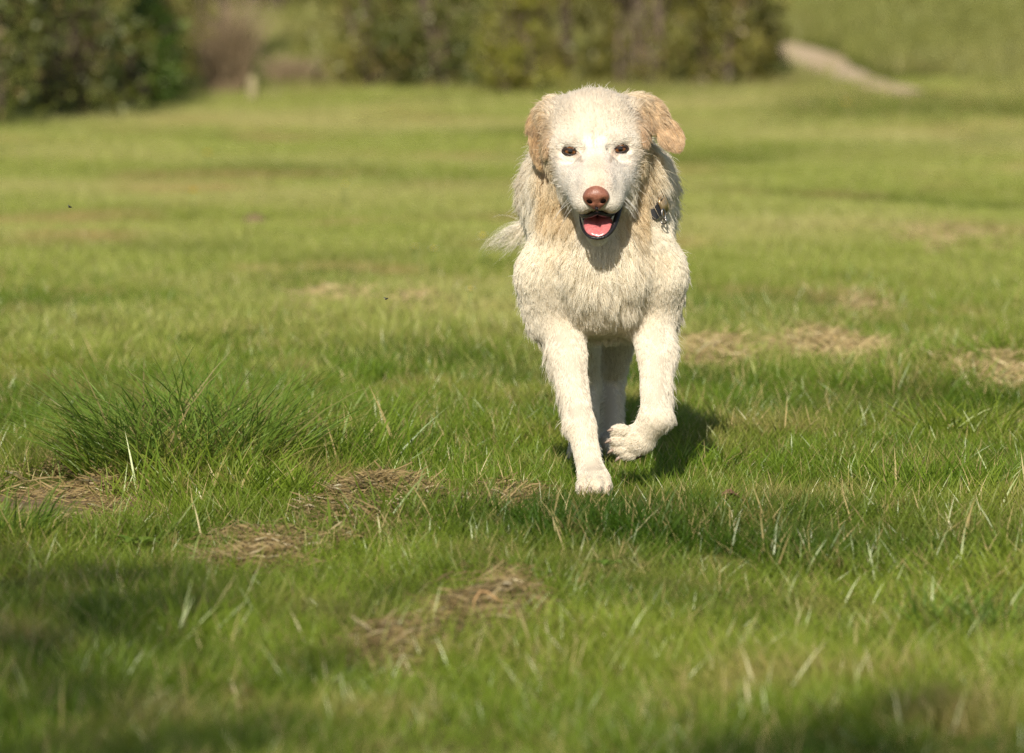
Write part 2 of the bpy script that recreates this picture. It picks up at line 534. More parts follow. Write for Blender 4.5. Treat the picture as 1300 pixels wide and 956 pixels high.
gen = np.random.default_rng(5)
p = pts_in(-2.3, 2.3, -3.6, 7.0, 680, gen); p = p[keep_mask(p, gen)]
p = p[gen.random(len(p)) < np.clip((6.8 - p[:, 1]) / 4.2, 0, 1)]
lush = vnoise(p[:, 0] * 2.2 + 50, p[:, 1] * 1.5 + 20, 7) * 0.6 + vnoise(p[:, 0] * 7, p[:, 1] * 6, 8) * 0.4
keepp = gen.random(len(p)) < 0.42 + 0.8 * lush
p = p[keepp]; lush = lush[keepp]
lift = 1.0 + 1.0 * np.exp(-((p[:, 0] + 0.50) / 0.20) ** 2 - ((p[:, 1] - 0.35) / 0.55) ** 2) + 0.55 * np.exp(-((p[:, 0] - 0.75) / 0.35) ** 2 - ((p[:, 1] + 1.5) / 1.0) ** 2) + 0.35 * np.exp(-((p[:, 0] + 0.6) / 0.4) ** 2 - ((p[:, 1] + 1.3) / 0.8) ** 2)
scatter("meadow_grass", g_near, p, (0.38 + 1.05 * lush) * (1 + 0.75 * np.clip(vnoise(p[:, 0] * 9 + 80, p[:, 1] * 5 + 80, 77) * 4 - 2.9, 0, 1)) * lift * (1 - 0.45 * np.exp(-((p[:, 0] - 0.137) / 0.10) ** 2 - ((p[:, 1] + 0.10) / 0.22) ** 2)), gen, "short bright green meadow grass round the dog's feet")
q1 = pts_in(-5.0, 5.0, 2.0, 12.0, 420, gen); q1 = q1[keep_mask(q1, gen)]
q1 = q1[gen.random(len(q1)) < np.clip((q1[:, 1] - 2.2) / 4.2, np.where(np.abs(q1[:, 0]) > 2.3, np.clip((q1[:, 1] - 4) * 9, 0, 1), 0), 1)]
q0 = np.concatenate([pts_in(-4.5, -2.3, -3.6, 4.0, 200, gen), pts_in(2.3, 4.5, -3.6, 4.0, 200, gen), pts_in(-4, 4, -11, -3.6, 90, gen)])
q2 = pts_in(-7, 7, 12.0, 27.0, 200, gen)
q2 = q2[clear_of_path(q2, gen)]
pp = np.concatenate([q0, q1, q2])
ls = vnoise(pp[:, 0] * 1.2 + 9, pp[:, 1] * 0.8 + 4, 17)
sc = (0.55 + 0.8 * ls) * (1 + 0.45 * np.clip((pp[:, 1] - 12) / 15, 0, 1))
scatter("distant_meadow_grass", g_mid, pp, sc, gen, "blurred yellowish green meadow grass behind the dog")
q3 = pts_in(-16, 16, 22.5, 62.0, 34, gen)
q3 = q3[gen.random(len(q3)) < np.clip((q3[:, 1] - 22.0) / 6.0, 0.06, 1)]
dp = np.min(np.hypot(q3[:, None, 0] - PATH_PTS[None, ::3, 0], q3[:, None, 1] - PATH_PTS[None, ::3, 1]), axis=1)
q3 = q3[dp > 0.42]
ahead = (np.abs(q3[:, 0] - np.interp(q3[:, 1], [24.0, 27.5], [2.5, 2.63])) < 0.45) & (q3[:, 1] < 28.0)
q3 = q3[~ahead | (gen.random(len(q3)) < 0.25)]
q3 = q3[clear_of_path(q3, gen)]
scatter("hillside_grass", g_far, q3, (0.7 + 0.7 * gen.random(len(q3))) * np.clip((q3[:, 1] - 14) / 14, 0.5, 1), gen, "blurred olive grass covering the rising hillside")

g_rough = bpy.data.collections.new("rough_grass_clumps")
m_grass_rough = leaf_mat("rough_dark_grass_blade", (0.115, 0.155, 0.022), (0.230, 0.260, 0.050), c_alt=(0.40, 0.29, 0.13), transl=0.38, gloss=0.03)
for k in range(4):
    gen = np.random.default_rng(340 + k)
    g_rough.objects.link(blade_mesh(70, 0.12, 0.05, 0.13, 0.003, 0.006, 0.7, 0.12, gen, "grass_clump", m_grass_rough))
gen = np.random.default_rng(6)
q4 = pts_in(1.3, 7.0, 17.5, 24.5, 150, gen)
band = vnoise(q4[:, 0] * 0.7 + 20, q4[:, 1] * 0.35 + 30, 19)
q4 = q4[gen.random(len(q4)) < 0.55 * np.exp(-((q4[:, 1] - 21.0 - 0.4 * (q4[:, 0] - 3)) / 2.0) ** 2) * np.clip((q4[:, 0] - 1.3) / 2.0, 0, 1) * np.clip(2.4 * band - 0.35, 0, 1)]
scatter("rough_grass", g_rough, q4, 0.6 + 0.6 * gen.random(len(q4)), gen, "strip of rougher darker grass below the hillside path")


# ------------------------------------------------------------------ bushes at the far edge of the meadow
m_bark = principled("bush_bark", (0.20, 0.15, 0.11), 0.9, 0.2, noise=(14, (0.10, 0.075, 0.055)), bump=0.6)
m_leaf = {
    'dark': leaf_mat("dark_bramble_leaf", (0.065, 0.085, 0.014), (0.180, 0.195, 0.036), c_alt=(0.26, 0.18, 0.07), transl=0.30, gloss=0.07),
    'green': leaf_mat("fresh_green_leaf", (0.065, 0.120, 0.014), (0.150, 0.240, 0.032), c_alt=(0.22, 0.20, 0.07), transl=0.35, gloss=0.07),
    'olive': leaf_mat("olive_bush_leaf", (0.135, 0.130, 0.024), (0.290, 0.262, 0.052), c_alt=(0.32, 0.23, 0.10), transl=0.35, gloss=0.06),
    'yellow': leaf_mat("yellow_green_leaf", (0.180, 0.185, 0.022), (0.360, 0.345, 0.052), c_alt=(0.34, 0.26, 0.11), transl=0.40, gloss=0.06),
    'tree': leaf_mat("shade_tree_leaf", (0.03, 0.07, 0.012), (0.07, 0.13, 0.025), transl=0.35, gloss=0.06),
}
m_reed = leaf_mat("dead_tan_stem", (0.26, 0.19, 0.115), (0.42, 0.32, 0.20), transl=0.2, gloss=0.03)


def leaf_cloud(centers, radii, per, size, gen, squash=0.85, alt=0.12):
    """leaf-sized faces on many small clumps; each leaf a folded pair of faces"""
    n = len(centers) * per
    c = np.repeat(centers, per, 0); r = np.repeat(radii, per)
    v = gen.normal(0, 1, (n, 3)); v /= np.linalg.norm(v, axis=1)[:, None]
    p = c + v * (r * gen.random(n) ** 0.5)[:, None] * np.array([1, 1, squash])
    ax = gen.normal(0, 1, (n, 3)); ax[:, 2] -= 0.3; ax /= np.linalg.norm(ax, axis=1)[:, None]
    nrm = v * 0.9 + gen.normal(0, 0.7, (n, 3)) + np.array([0, 0, 0.5])
    sd = np.cross(ax, nrm); sd /= np.linalg.norm(sd, axis=1)[:, None] + 1e-9
    up = np.cross(sd, ax)
    s = size * (0.6 + 0.8 * gen.random(n))[:, None]
    A = p; B = p + ax * s * 0.5 + sd * s * 0.33 + up * s * 0.10; D = p + ax * s * 0.5 - sd * s * 0.33 + up * s * 0.10; T = p + ax * s
    V = np.stack([A, B, T, D], 1).reshape(-1, 3)
    o = np.arange(n)[:, None] * 4
    F_ = np.concatenate([o + np.array([[0, 1, 2]]), o + np.array([[0, 2, 3]])])
    tint = np.repeat(np.repeat(gen.random(len(centers)), per) * 0.55 + 0.45 * gen.random(n), 4)
    al = np.repeat((gen.random(n) < alt) * (0.5 + 0.5 * gen.random(n)), 4)
    return V, F_, tint, al


def bush(label, px, dist, half, height, kind, seed, clumps=150, per=42, leaf=0.05, group=None, name="bush", stems=9, density_low=0.0, depth=None):
    gen = np.random.default_rng(seed)
    x = (px - 650) / 6930 * dist; y = dist - CAM_D
    root = empty(name, (x, y, float(H(x, y)) - 0.02))
    tag(root, label, name.replace("_", " "), group)
    depth = depth or half * 0.8
    n = clumps
    a = gen.random(n) * 6.283; rr = np.sqrt(gen.random(n)); zz = gen.random(n) ** 0.85
    wide = np.sin(np.clip(0.25 + zz * 0.80, 0, 1) * math.pi) ** 0.5
    lob = 0.75 + 0.25 * np.sin(a * 3 + seed) + 0.15 * np.sin(a * 5 + 2 * seed)
    c = np.stack([np.cos(a) * rr * half * wide * lob, np.sin(a) * rr * depth * wide * lob, 0.05 + zz * height * (0.85 + 0.25 * gen.random(n))], -1)
    V, F_, ti, al = leaf_cloud(c, (0.10 + 0.16 * gen.random(n)) * (height / 2.0) ** 0.5, per, leaf, gen)
    V[:, 2] = np.maximum(V[:, 2], 0.01)
    mesh_np("foliage", V, [F_], m_leaf[kind], parent=root, smooth=False, attrs={"tint": ti, "alt": al})
    parts = []
    for k in range(stems):
        a0 = gen.random() * 6.283; sp = 0.1 + 0.75 * gen.random()
        b0 = np.array([math.cos(a0) * 0.18 * half, math.sin(a0) * 0.18 * depth, -0.05]); e0 = np.array([math.cos(a0) * half * sp, math.sin(a0) * depth * sp, height * (0.55 + 0.4 * gen.random())])
        pts_ = [b0 + (e0 - b0) * t + np.array([0.05 * math.sin(5 * t + k), 0.05 * math.cos(4 * t + k), 0.12 * height * math.sin(t * math.pi) * sp]) for t in np.linspace(0, 1, 7)]
        r0 = 0.012 + 0.018 * gen.random()
        parts.append(tube(np.array(pts_), np.linspace(r0, r0 * 0.25, 7), 6))
        for q_ in range(3):
            s0 = pts_[2 + q_]; e1 = s0 + np.array([gen.normal(0, .3) * half, gen.normal(0, .3) * depth, 0.25 * height * gen.random() + 0.1])
            parts.append(tube(np.array([s0 * (1 - t) + e1 * t + np.array([0, 0, 0.04 * math.sin(t * 3)]) for t in np.linspace(0, 1, 4)]), np.linspace(r0 * 0.4, r0 * 0.12, 4), 5))
    v, q_, t_ = join_parts(parts)
    mesh_np("stems", v, [q_, t_], m_bark, parent=root)
    return root


HG_ = "bushes along the far edge of the meadow"
bush("dark bramble bush at the near end of the row, cut by the frame edge", -30, 27.6, 0.55, 2.0, 'dark', 1, 190, 46, 0.045, HG_)
bush("dark bush between the frame edge bramble and the low fresh green bush", 78, 29.2, 0.48, 2.2, 'dark', 2, 170, 46, 0.045, HG_)
bush("tall brownish bush rising behind the low fresh green bush", 170, 32.5, 0.60, 2.4, 'olive', 3, 170, 42, 0.045, HG_)
bush("low fresh green bush on the grass in front of the tall brownish one", 185, 30.6, 0.27, 0.55, 'green', 4, 70, 60, 0.042, HG_, stems=6)
bush("thin olive bush just behind the tan stems and the short post", 262, 36.0, 0.30, 2.2, 'olive', 5, 60, 34, 0.045, HG_)
bush("dark olive bush beside the tan grass, first of the dense thicket", 465, 34.5, 0.52, 2.3, 'olive', 6, 150, 44, 0.045, HG_)
bush("dark bush of the thicket between the first olive one and the low yellow green bush", 560, 33.8, 0.56, 2.1, 'dark', 7, 150, 46, 0.045, HG_)
bush("yellow green low bush in the thicket just beside the dog's head", 655, 32.9, 0.30, 0.75, 'yellow', 8, 60, 46, 0.042, HG_, stems=6)
bush("tall olive bush of the thicket directly behind the dog's head", 700, 34.8, 0.66, 2.4, 'olive', 9, 180, 46, 0.045, HG_)
bush("olive bush of the thicket behind the dog's swung out ear", 815, 34.4, 0.60, 2.2, 'olive', 10, 160, 46, 0.045, HG_)
bush("last rounded bush of the thicket, next to the open hillside", 915, 34.6, 0.55, 1.35, 'olive', 11, 130, 46, 0.045, HG_)
bush("small dark bush low at the thicket's open end", 965, 35.2, 0.20, 0.42, 'dark', 12, 40, 46, 0.042, HG_, stems=5)
bush("pale olive bush alone on the hillside far behind the tan grass", 395, 47.0, 0.80, 2.2, 'yellow', 13, 110, 36, 0.06, HG_)


bush("pale brownish bush filling the gap behind the tan stems and the post", 335, 42.0, 0.62, 2.0, 'olive', 14, 130, 36, 0.055, HG_)


def stem_clump(label, px, dist, half, height, n, seed, name="dead_grass_clump", cat="dead grass", spread=0.14):
    gen = np.random.default_rng(seed)
    x = (px - 650) / 6930 * dist; y = dist - CAM_D
    o = blade_mesh(n, half, height * 0.6, height, 0.005, 0.012, spread, 0.0, gen, name, m_reed, linked=True, segs=3)
    o.location = (x, y, float(H(x, y)))
    tag(o, label, cat, "clumps of tan dead stems by the bushes")
    return o


stem_clump("tall pinkish tan clump of dead stems beside the low fresh green bush", 288, 33.0, 0.11, 0.75, 420, 61)
stem_clump("rounded pale tan dead grass clump beyond the short post", 372, 34.5, 0.12, 0.30, 420, 62, spread=0.45)
stem_clump("faint low tan dead grass clump at the foot of the thicket", 418, 35.0, 0.10, 0.17, 260, 63, spread=0.4)

# short weathered post
m_post = principled("weathered_post_wood", (0.42, 0.36, 0.20), 0.9, 0.2, noise=(20, (0.25, 0.21, 0.11)), bump=0.5)
px_, d_ = 320, 31.8
x_, y_ = (px_ - 650) / 6930 * d_, d_ - CAM_D
pr = empty("wooden_post", (x_, y_, float(H(x_, y_)) - 0.02))
tag(pr, "short pale wooden post standing between the tan dead stems", "post")
v, q_, t_ = tube([(0, 0, -0.1), (0.002, 0, 0.10), (0.004, 0, 0.185), (0.004, 0, 0.193)], [0.026, 0.025, 0.024, 0.020], 12)
mesh_np("shaft", v, [q_, t_], m_post, parent=pr)
v, q_, t_ = tube([(0.004, 0, 0.193), (0.004, 0, 0.200)], [0.019, 0.012], 12)
mesh_np("post_top", v, [q_, t_], m_post, parent=pr)


# ------------------------------------------------------------------ the tall tussock
m_tuss = leaf_mat("tussock_blade", (0.085, 0.160, 0.022), (0.220, 0.330, 0.048), c_alt=(0.30, 0.24, 0.10), transl=0.40, gloss=0.035, rough=0.5)
gen = np.random.default_rng(71)
tx_, ty_ = at_ground(232, 604)
tus = empty("grass_tussock", (tx_, ty_, float(H(tx_, ty_))))
tag(tus, "big tussock of long dark green grass beside the bare soil patch", "grass tussock")
def tl(b):
    b = b.copy(); b[:, 0] *= 1.12; b[:, 1] *= 1.3; return b
blade_mesh(1300, 0.14, 0.07, 0.30, 0.0022, 0.0056, 0.85, 0.11, gen, "long_blades", m_tuss, bias=(-0.12, 0.05), segs=5, linked=True, parent=tus, loc_fn=tl, droop=0.50)
blade_mesh(1700, 0.165, 0.05, 0.17, 0.0022, 0.0042, 0.8, 0.10, gen, "short_blades", m_grass, bias=(0.10, -0.05), segs=3, linked=True, parent=tus, loc_fn=tl, droop=0.35)
for o in tus.children: o["kind"] = "stuff"
def tuft(label, px, py, spread, h0, h1, n, seed, mat, bias=(0, 0), droop=0.4):
    gen = np.random.default_rng(seed)
    x, y = at_ground(px, py)
    o = blade_mesh(n, spread, h0, h1, 0.0024, 0.0046, 0.6, 0.05, gen, "grass_tuft", mat, bias=bias, segs=5, linked=True, droop=droop)
    o.location = (x, y, float(H(x, y)))
    return tag(o, label, "grass tuft", "tufts of longer grass")
tuft("tuft of tall grass at the frame edge below the bare soil patch", 12, 690, 0.05, 0.06, 0.15, 110, 72, m_tuss, bias=(0.25, 0))
tuft("tuft of fresh tall grass between the tussock and the biggest dry heap", 345, 640, 0.085, 0.05, 0.12, 300, 73, m_grass, bias=(0.05, 0))
tuft("tuft of tall grass rising by the half sunk dry grass mat", 1235, 560, 0.11, 0.05, 0.14, 320, 74, m_grass, bias=(0.1, 0))
tuft("dark tuft of grass standing in the shadow beside the lifted paw", 890, 600, 0.06, 0.03, 0.08, 120, 75, m_grass, bias=(0.15, 0))
tuft("shaded dark green tuft near the bottom corner of the meadow", 1235, 800, 0.07, 0.05, 0.11, 160, 76, m_tuss)


# ------------------------------------------------------------------ dry grass mats (each one heap of loose strands)
m_straw = leaf_mat("dry_straw", (0.13, 0.088, 0.036), (0.36, 0.262, 0.115), c_alt=(0.09, 0.075, 0.035), transl=0.22, gloss=0.06)
m_straw_pale = leaf_mat("pale_straw", (0.26, 0.185, 0.080), (0.58, 0.45, 0.22), c_alt=(0.20, 0.15, 0.06), transl=0.22, gloss=0.05)
def straw_mat(px, py, rx, ry, hh, n, label, seed):
    gen = np.random.default_rng(seed)
    x, y = at_ground(px, py)
    a = gen.random(n * 5) * 6.283; r = np.sqrt(gen.random(n * 5)) * 1.35
    bx_, by_ = np.cos(a) * r * rx, np.sin(a) * r * ry
    lump = np.clip(vnoise((bx_ + x) * 20 + 60, (by_ + y) * 7 + 60, 9) * 2.2 - 0.5, 0, 1) * 0.8 + 0.2 * vnoise(bx_ * 60 + 90, by_ * 30 + 90, seed)
    pick = np.argsort(gen.random(n * 5) / (np.clip(1.15 - r ** 2 * 0.62, 0.02, 1) * (0.06 + lump ** 1.3)))[:n]
    bx_, by_, r, lump = bx_[pick], by_[pick], r[pick], lump[pick]
    bz = hh * np.clip(1.2 - r, 0.1, 1) ** 0.7 * (0.2 + 1.1 * lump) * gen.random(n) ** 0.4 + 0.004
    yaw = gen.random(n) * 6.283; ln = (0.018 + 0.045 * gen.random(n)) * (1 + 0.3 * (py < 480))
    w = (0.0005 + 0.0008 * gen.random(n)) * (1.0 if py > 500 else 1.5)
    d0 = np.stack([np.cos(yaw), np.sin(yaw), gen.normal(0, 0.34, n)], -1)
    cu_ = gen.normal(0, 0.9, n)
    sd = np.stack([-np.sin(yaw), np.cos(yaw), gen.normal(0, 0.6, n)], -1)
    upv = np.cross(d0, sd); upv /= np.linalg.norm(upv, axis=1)[:, None] + 1e-9
    base = np.stack([bx_, by_, bz], -1)
    V = []
    for s in range(5):
        t = s / 4 - 0.5
        p_ = base + d0 * (ln * t)[:, None] + sd * (ln * cu_ * t * t * 0.5)[:, None]
        p_[:, 2] += ln * (0.10 - 0.5 * t * t * gen.random())
        p_[:, 2] = np.maximum(p_[:, 2], 0.003 + 0.004 * gen.random(n))
        ww = w * (1.0 if s not in (0, 4) else 0.5)
        V += [p_ - upv * ww[:, None] - sd * (ww * .5)[:, None], p_ + upv * ww[:, None] + sd * (ww * .5)[:, None]]
    V = np.stack(V, 1).reshape(-1, 3)
    V[:, 2] += np.repeat(H(bx_ + x, by_ + y) - float(H(x, y)), 10)
    o_ = np.arange(n)[:, None] * 10
    q_ = np.concatenate([o_ + np.array([[2 * s, 2 * s + 1, 2 * s + 3, 2 * s + 2]]) for s in range(4)])
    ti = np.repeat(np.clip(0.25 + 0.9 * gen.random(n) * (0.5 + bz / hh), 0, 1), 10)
    al = np.repeat((gen.random(n) < 0.22) * gen.random(n), 10)
    o = mesh_np("dry_grass_heap", V, [q_], m_straw_pale if py < 480 else m_straw, attrs={"tint": ti, "alt": al})
    o.location = (x, y, float(H(x, y)))
    return tag(o, label, "dry grass", "heaps and mats of dry grass")
for i, mt in enumerate(MATS):
    straw_mat(*mt, seed=400 + i)
o = straw_mat(80, 628, 0.24, 0.40, 0.006, 900, "loose straw", 433)
o.name = "straw_litter"; o["kind"] = "stuff"; o["label"] = "loose straw litter lying on the bare soil patch"; o["category"] = "straw"
del o["group"]

# bent stalk over the blurred heap
x_, y_ = at_ground(612, 806)
m_stalk = principled("dry_stalk", (0.40, 0.25, 0.11), 0.7, 0.3)
v, q_, t_ = tube([(-0.012, 0, -0.004), (-0.010, 0, 0.013), (-0.003, 0.002, 0.024), (0.006, 0.003, 0.023), (0.016, 0.002, 0.016), (0.028, 0, 0.009)], [0.0015, 0.0016, 0.0018, 0.0019, 0.0016, 0.0009], 8)
o = mesh_np("dry_stalk", v, [q_, t_], m_stalk)
o.location = (x_, y_, float(H(x_, y_)) + 0.02)
tag(o, "bent orange brown stalk sticking out of the blurred bottom heap", "stalk")

# dead leaf
m_dleaf = principled("dead_leaf", (0.22, 0.115, 0.075), 0.7, 0.3, noise=(90, (0.13, 0.065, 0.04)), bump=0.5)
lv, lq = [], []
for i in range(9):
    t = i / 8; w_ = 0.011 * math.sin(math.pi * min(max(t, 0.03), 0.97)) ** 0.8
    for s in (-1, -0.5, 0, 0.5, 1):
        lv.append((t * 0.042 - 0.02, s * w_, 0.012 + 0.006 * abs(s) + 0.006 * math.sin(t * 5)))
for i in range(8):
    for k in range(4):
        lq.append((i * 5 + k, i * 5 + k + 1, (i + 1) * 5 + k + 1, (i + 1) * 5 + k))
x_, y_ = at_ground(930, 657)
dl = mesh_np("dead_leaf", lv, [np.array(lq)], m_dleaf)
dl.location = (x_, y_, float(H(x_, y_)) + 0.012); dl.rotation_euler = (0.3, 0.1, 0.35)
tag(dl, "small curled brown dead leaf lying on the grass below the raised paw", "dead leaf")

# broad-leaved weeds in the turf
m_weed = leaf_mat("weed_leaf", (0.10, 0.19, 0.020), (0.22, 0.32, 0.045), transl=0.35, gloss=0.06)
def weed(label, px, py, size, n, seed):
    gen = np.random.default_rng(seed)
    x, y = at_ground(px, py)
    root = empty("weed", (x, y, float(H(x, y))), gen.random() * 6.28)
    tag(root, label, "weed", "broad leaved weeds in the turf")
    for k in range(n):
        a = k / n * 6.283 + gen.normal(0, 0.2); ln = size * (0.7 + 0.5 * gen.random()); up = 0.5 + 0.5 * gen.random()
        V, T_ = [], gen.random()
        for i in range(8):
            t = i / 7; w = ln * 0.20 * math.sin(math.pi * min(0.06 + t * 0.92, 0.98)) ** 0.8
            c_ = np.array([math.cos(a) * t * ln, math.sin(a) * t * ln, 0.012 + ln * up * (t - 0.75 * t * t)])
            sd = np.array([-math.sin(a), math.cos(a), 0])
            for s_ in (-1, 0, 1): V.append(c_ + sd * w * s_ + np.array([0, 0, abs(s_) * w * 0.35]))
        q_ = [(i * 3 + j, i * 3 + j + 1, i * 3 + j + 4, i * 3 + j + 3) for i in range(7) for j in range(2)]
        mesh_np("leaf", V, [np.array(q_)], m_weed, parent=root, attrs={"tint": np.full(24, T_), "alt": np.zeros(24)})
weed("pale broad leaved weed between the bare soil and the shaded corner", 172, 700, 0.040, 8, 81)
weed("small broad leaved weed at the foot of the tussock's fresh tuft", 292, 672, 0.028, 7, 82)
weed("broad leaved weed in the grass below the planted paw", 770, 742, 0.030, 7, 83)
weed("broad leaved weed among tall grass near the frame edge tuft", 1120, 640, 0.030, 7, 84)

# molehill
m_mole = principled("molehill_earth", (0.26, 0.19, 0.10), 0.95, 0.1, noise=(60, (0.13, 0.09, 0.05)), bump=1.0)
x_, y_ = at_ground(322, 284)
tag(sheet("molehill", wobble(8), x_, y_, 0.065, 0.15, m_mole, 0.004, seg=28, rings=8, dome=0.03), "small dark molehill of bare earth, blurred in the middle of the meadow", "molehill")


# ------------------------------------------------------------------ small flowers and flies
m_yel = principled("dandelion_yellow", (0.80, 0.58, 0.03), 0.7, 0.2)
m_wht = principled("daisy_white", (0.82, 0.82, 0.78), 0.7, 0.2)
m_stem = principled("flower_stem_green", (0.09, 0.15, 0.03), 0.6, 0.3)
def flower(kind, label, px, py, scale):
    x, y = at_ground(px, py)
    for _ in range(4):
        d = y + CAM_D; x = (px - 650) / 6930 * d
    root = empty(kind, (x, y, float(H(x, y))))
    tag(root, label, "flower", "dandelions in the meadow" if kind == "dandelion" else "daisies in the meadow")
    h_ = 0.075 * scale
    v, q_, t_ = tube([(0, 0, -0.01), (0.004, 0, h_ * 0.5), (0.006, 0, h_)], [0.0018, 0.0016, 0.0014], 6)
    mesh_np("stem", v, [q_, t_], m_stem, parent=root)
    n = 34 if kind == "dandelion" else 18
    pv_, pt_ = [], []
    for r_i, (k_, rl, zz_) in enumerate(((n, 0.017, 0.0), (n // 2, 0.012, 0.004))):
        if kind == "daisy" and r_i: break
        for k in range(k_):
            a = k / k_ * 6.283 + r_i * 0.1; w = 0.0020 * scale; rl_ = rl * scale * (0.9 if kind == "dandelion" else 0.65)
            o_ = len(pv_)
            ca2, sa2 = math.cos(a), math.sin(a)
            pv_ += [(0.006 + ca2 * 0.002 - sa2 * w * .5, sa2 * 0.002 + ca2 * w * .5, h_ + zz_), (0.006 + ca2 * 0.002 + sa2 * w * .5, sa2 * 0.002 - ca2 * w * .5, h_ + zz_),
                    (0.006 + ca2 * rl_ + sa2 * w, sa2 * rl_ - ca2 * w, h_ + zz_ + 0.004), (0.006 + ca2 * rl_ - sa2 * w, sa2 * rl_ + ca2 * w, h_ + zz_ + 0.004)]
            pt_.append((o_, o_ + 1, o_ + 2, o_ + 3))
    mesh_np("petals", pv_, [np.array(pt_)], m_yel if kind == "dandelion" else m_wht, parent=root)
    v, q_, t_ = ellipsoid((0.006, 0, h_ + 0.002), (0.005 * scale, 0.005 * scale, 0.004 * scale), seg=12, rings=8)
    mesh_np("flower_centre", v, [q_, t_], m_yel, parent=root)
flower("dandelion", "blurred yellow dandelion on the far bank beyond the dog's swung out ear", 1072, 158, 1.7)
flower("dandelion", "blurred yellow dandelion in the meadow just beyond the dark molehill", 243, 278, 1.2)
flower("dandelion", "fainter yellow dandelion farther up the meadow than the molehill one", 262, 226, 1.2)
flower("daisy", "whitest daisy, in the grass just under the dog's tail", 610, 347, 1.3)
flower("daisy", "daisy a little outward from the one under the dog's tail", 548, 352, 1.1)
flower("daisy", "pale daisy at the outer end of the three under the tail", 524, 347, 1.0)
flower("daisy", "single daisy closer to the lens below the three near the tail", 594, 407, 1.0)
flower("daisy", "single faint daisy farthest up the meadow", 436, 272, 1.3)

m_fly = principled("fly_body", (0.012, 0.011, 0.012), 0.35, 0.5)
m_wing = principled("fly_wing", (0.10, 0.10, 0.10), 0.3, 0.5)
def fly(label, px, py, tilt):
    root = empty("fly", ((px - 650) / 770, 0.0, 0.9 - (py + 63) / 770))
    root.rotation_euler = (0.2, tilt, 0.6)
    tag(root, label, "fly", "tiny flies in the air")
    v, q_, t_ = join_parts([ellipsoid((0, 0, 0), (0.0028, 0.0014, 0.0014), seg=10, rings=6), ellipsoid((0.0031, 0, 0.0001), (0.0010, 0.0011, 0.0010), seg=10, rings=6)])
    mesh_np("body", v, [q_, t_], m_fly, parent=root)
    for s in (-1, 1):
        wv = np.array([(0.0008, s * 0.0008, 0.0012), (-0.0005, s * 0.0030, 0.0026), (-0.0030, s * 0.0034, 0.0024), (-0.0026, s * 0.0014, 0.0016)])
        wv = np.concatenate([wv, wv - np.array([0, 0, 0.0001])])
        mesh_np("wing", wv, [np.array([(0, 1, 2, 3), (7, 6, 5, 4), (0, 4, 5, 1), (1, 5, 6, 2), (2, 6, 7, 3), (3, 7, 4, 0)])], m_wing, parent=root)
fly("tiny dark fly in the air above the meadow, nearer the frame edge", 88, 262, 0.2)
fly("tiny dark fly in the air between the tussock and the dog's tail", 490, 379, -0.3)


# ------------------------------------------------------------------ the tree behind the camera whose shade falls on the nearest grass
def shade_tree(x, y, z0, crown_r, seed, label, n=150, per=60):
    gen = np.random.default_rng(seed)
    root = empty("tree", (x, y, float(H(x, y)) - 0.05))
    tag(root, label, "tree")
    tr_pts = [(0, 0, -0.1), (0.05, 0.02, z0 * 0.35), (-0.03, 0.05, z0 * 0.7), (0, 0, z0 + 0.3)]
    parts = [tube(np.array(tr_pts), [0.20, 0.16, 0.13, 0.08], 12)]
    for k in range(9):
        a = k * 2.4; e0 = np.array([math.cos(a), math.sin(a), 0.35]) * crown_r * (0.6 + 0.3 * gen.random()); s0 = np.array([0, 0, z0 * (0.6 + 0.4 * gen.random())])
        parts.append(tube(np.array([s0 + e0 * t + np.array([0, 0, 0.2 * math.sin(t * 3)]) for t in np.linspace(0, 1, 6)]), np.linspace(0.06, 0.012, 6), 7))
    v, q_, t_ = join_parts(parts)
    mesh_np("trunk", v, [q_, t_], m_bark, parent=root)
    d = gen.normal(0, 1, (n, 3)); d /= np.linalg.norm(d, axis=1)[:, None]
    c = np.array([0, 0, z0 + 0.4]) + d * (gen.random(n) ** 0.45)[:, None] * np.array([crown_r, crown_r, crown_r * 0.75])
    V, F_, ti, al = leaf_cloud(c, 0.22 + 0.25 * gen.random(n), per, 0.10, gen)
    mesh_np("crown", V, [F_], m_leaf['tree'], parent=root, smooth=False, attrs={"tint": ti, "alt": al})


def shade_at(gx_, gy_, height):
    """place something 'height' above the ground so that its shadow falls on (gx_, gy_)"""
    return gx_ + sun_from.x / sun_from.z * height, gy_ + sun_from.y / sun_from.z * height


for gx_, gy_, hh_, rr_, sd_, lb_ in ((-1.62, -2.75, 5.2, 1.42, 91, "young leafy tree standing behind the photographer, shading the near corner"),
                                     (1.05, -5.05, 5.6, 1.72, 92, "larger leafy tree behind the photographer, shading the nearest grass")):
    ax_, ay_ = shade_at(gx_, gy_, hh_)
    shade_tree(ax_, ay_, hh_ - 0.4, rr_, sd_, lb_, n=112)


# ------------------------------------------------------------------ the dog
EYE_MID = np.array([0.137, -0.02, 0.572])
ROLL = R(1.4)
_c, _s = math.cos(ROLL), math.sin(ROLL)


def hw(x, f, z):
    """head coordinates (sideways, towards the lens, up; metres from between the eyes) -> world"""
    return np.array([EYE_MID[0] + x * _c - z * _s, EYE_MID[1] - f, EYE_MID[2] + x * _s + z * _c])


HEAD_ROT = np.array([[_c, 0, -_s], [0, -1, 0], [_s, 0, _c]])      # columns: head x, f, z in world


def head_local(P):
    d = P - EYE_MID
    return np.stack([d[..., 0] * _c + d[..., 2] * _s, -d[..., 1], -d[..., 0] * _s + d[..., 2] * _c], -1)


def frame(axis, normal):
    a = np.asarray(axis, float); a = a / np.linalg.norm(a)
    n = np.asarray(normal, float); n = n - a * (n @ a); n /= np.linalg.norm(n)
    return np.stack([a, np.cross(n, a), n], 1)


PRIMS = []          # (kind, data, blend)


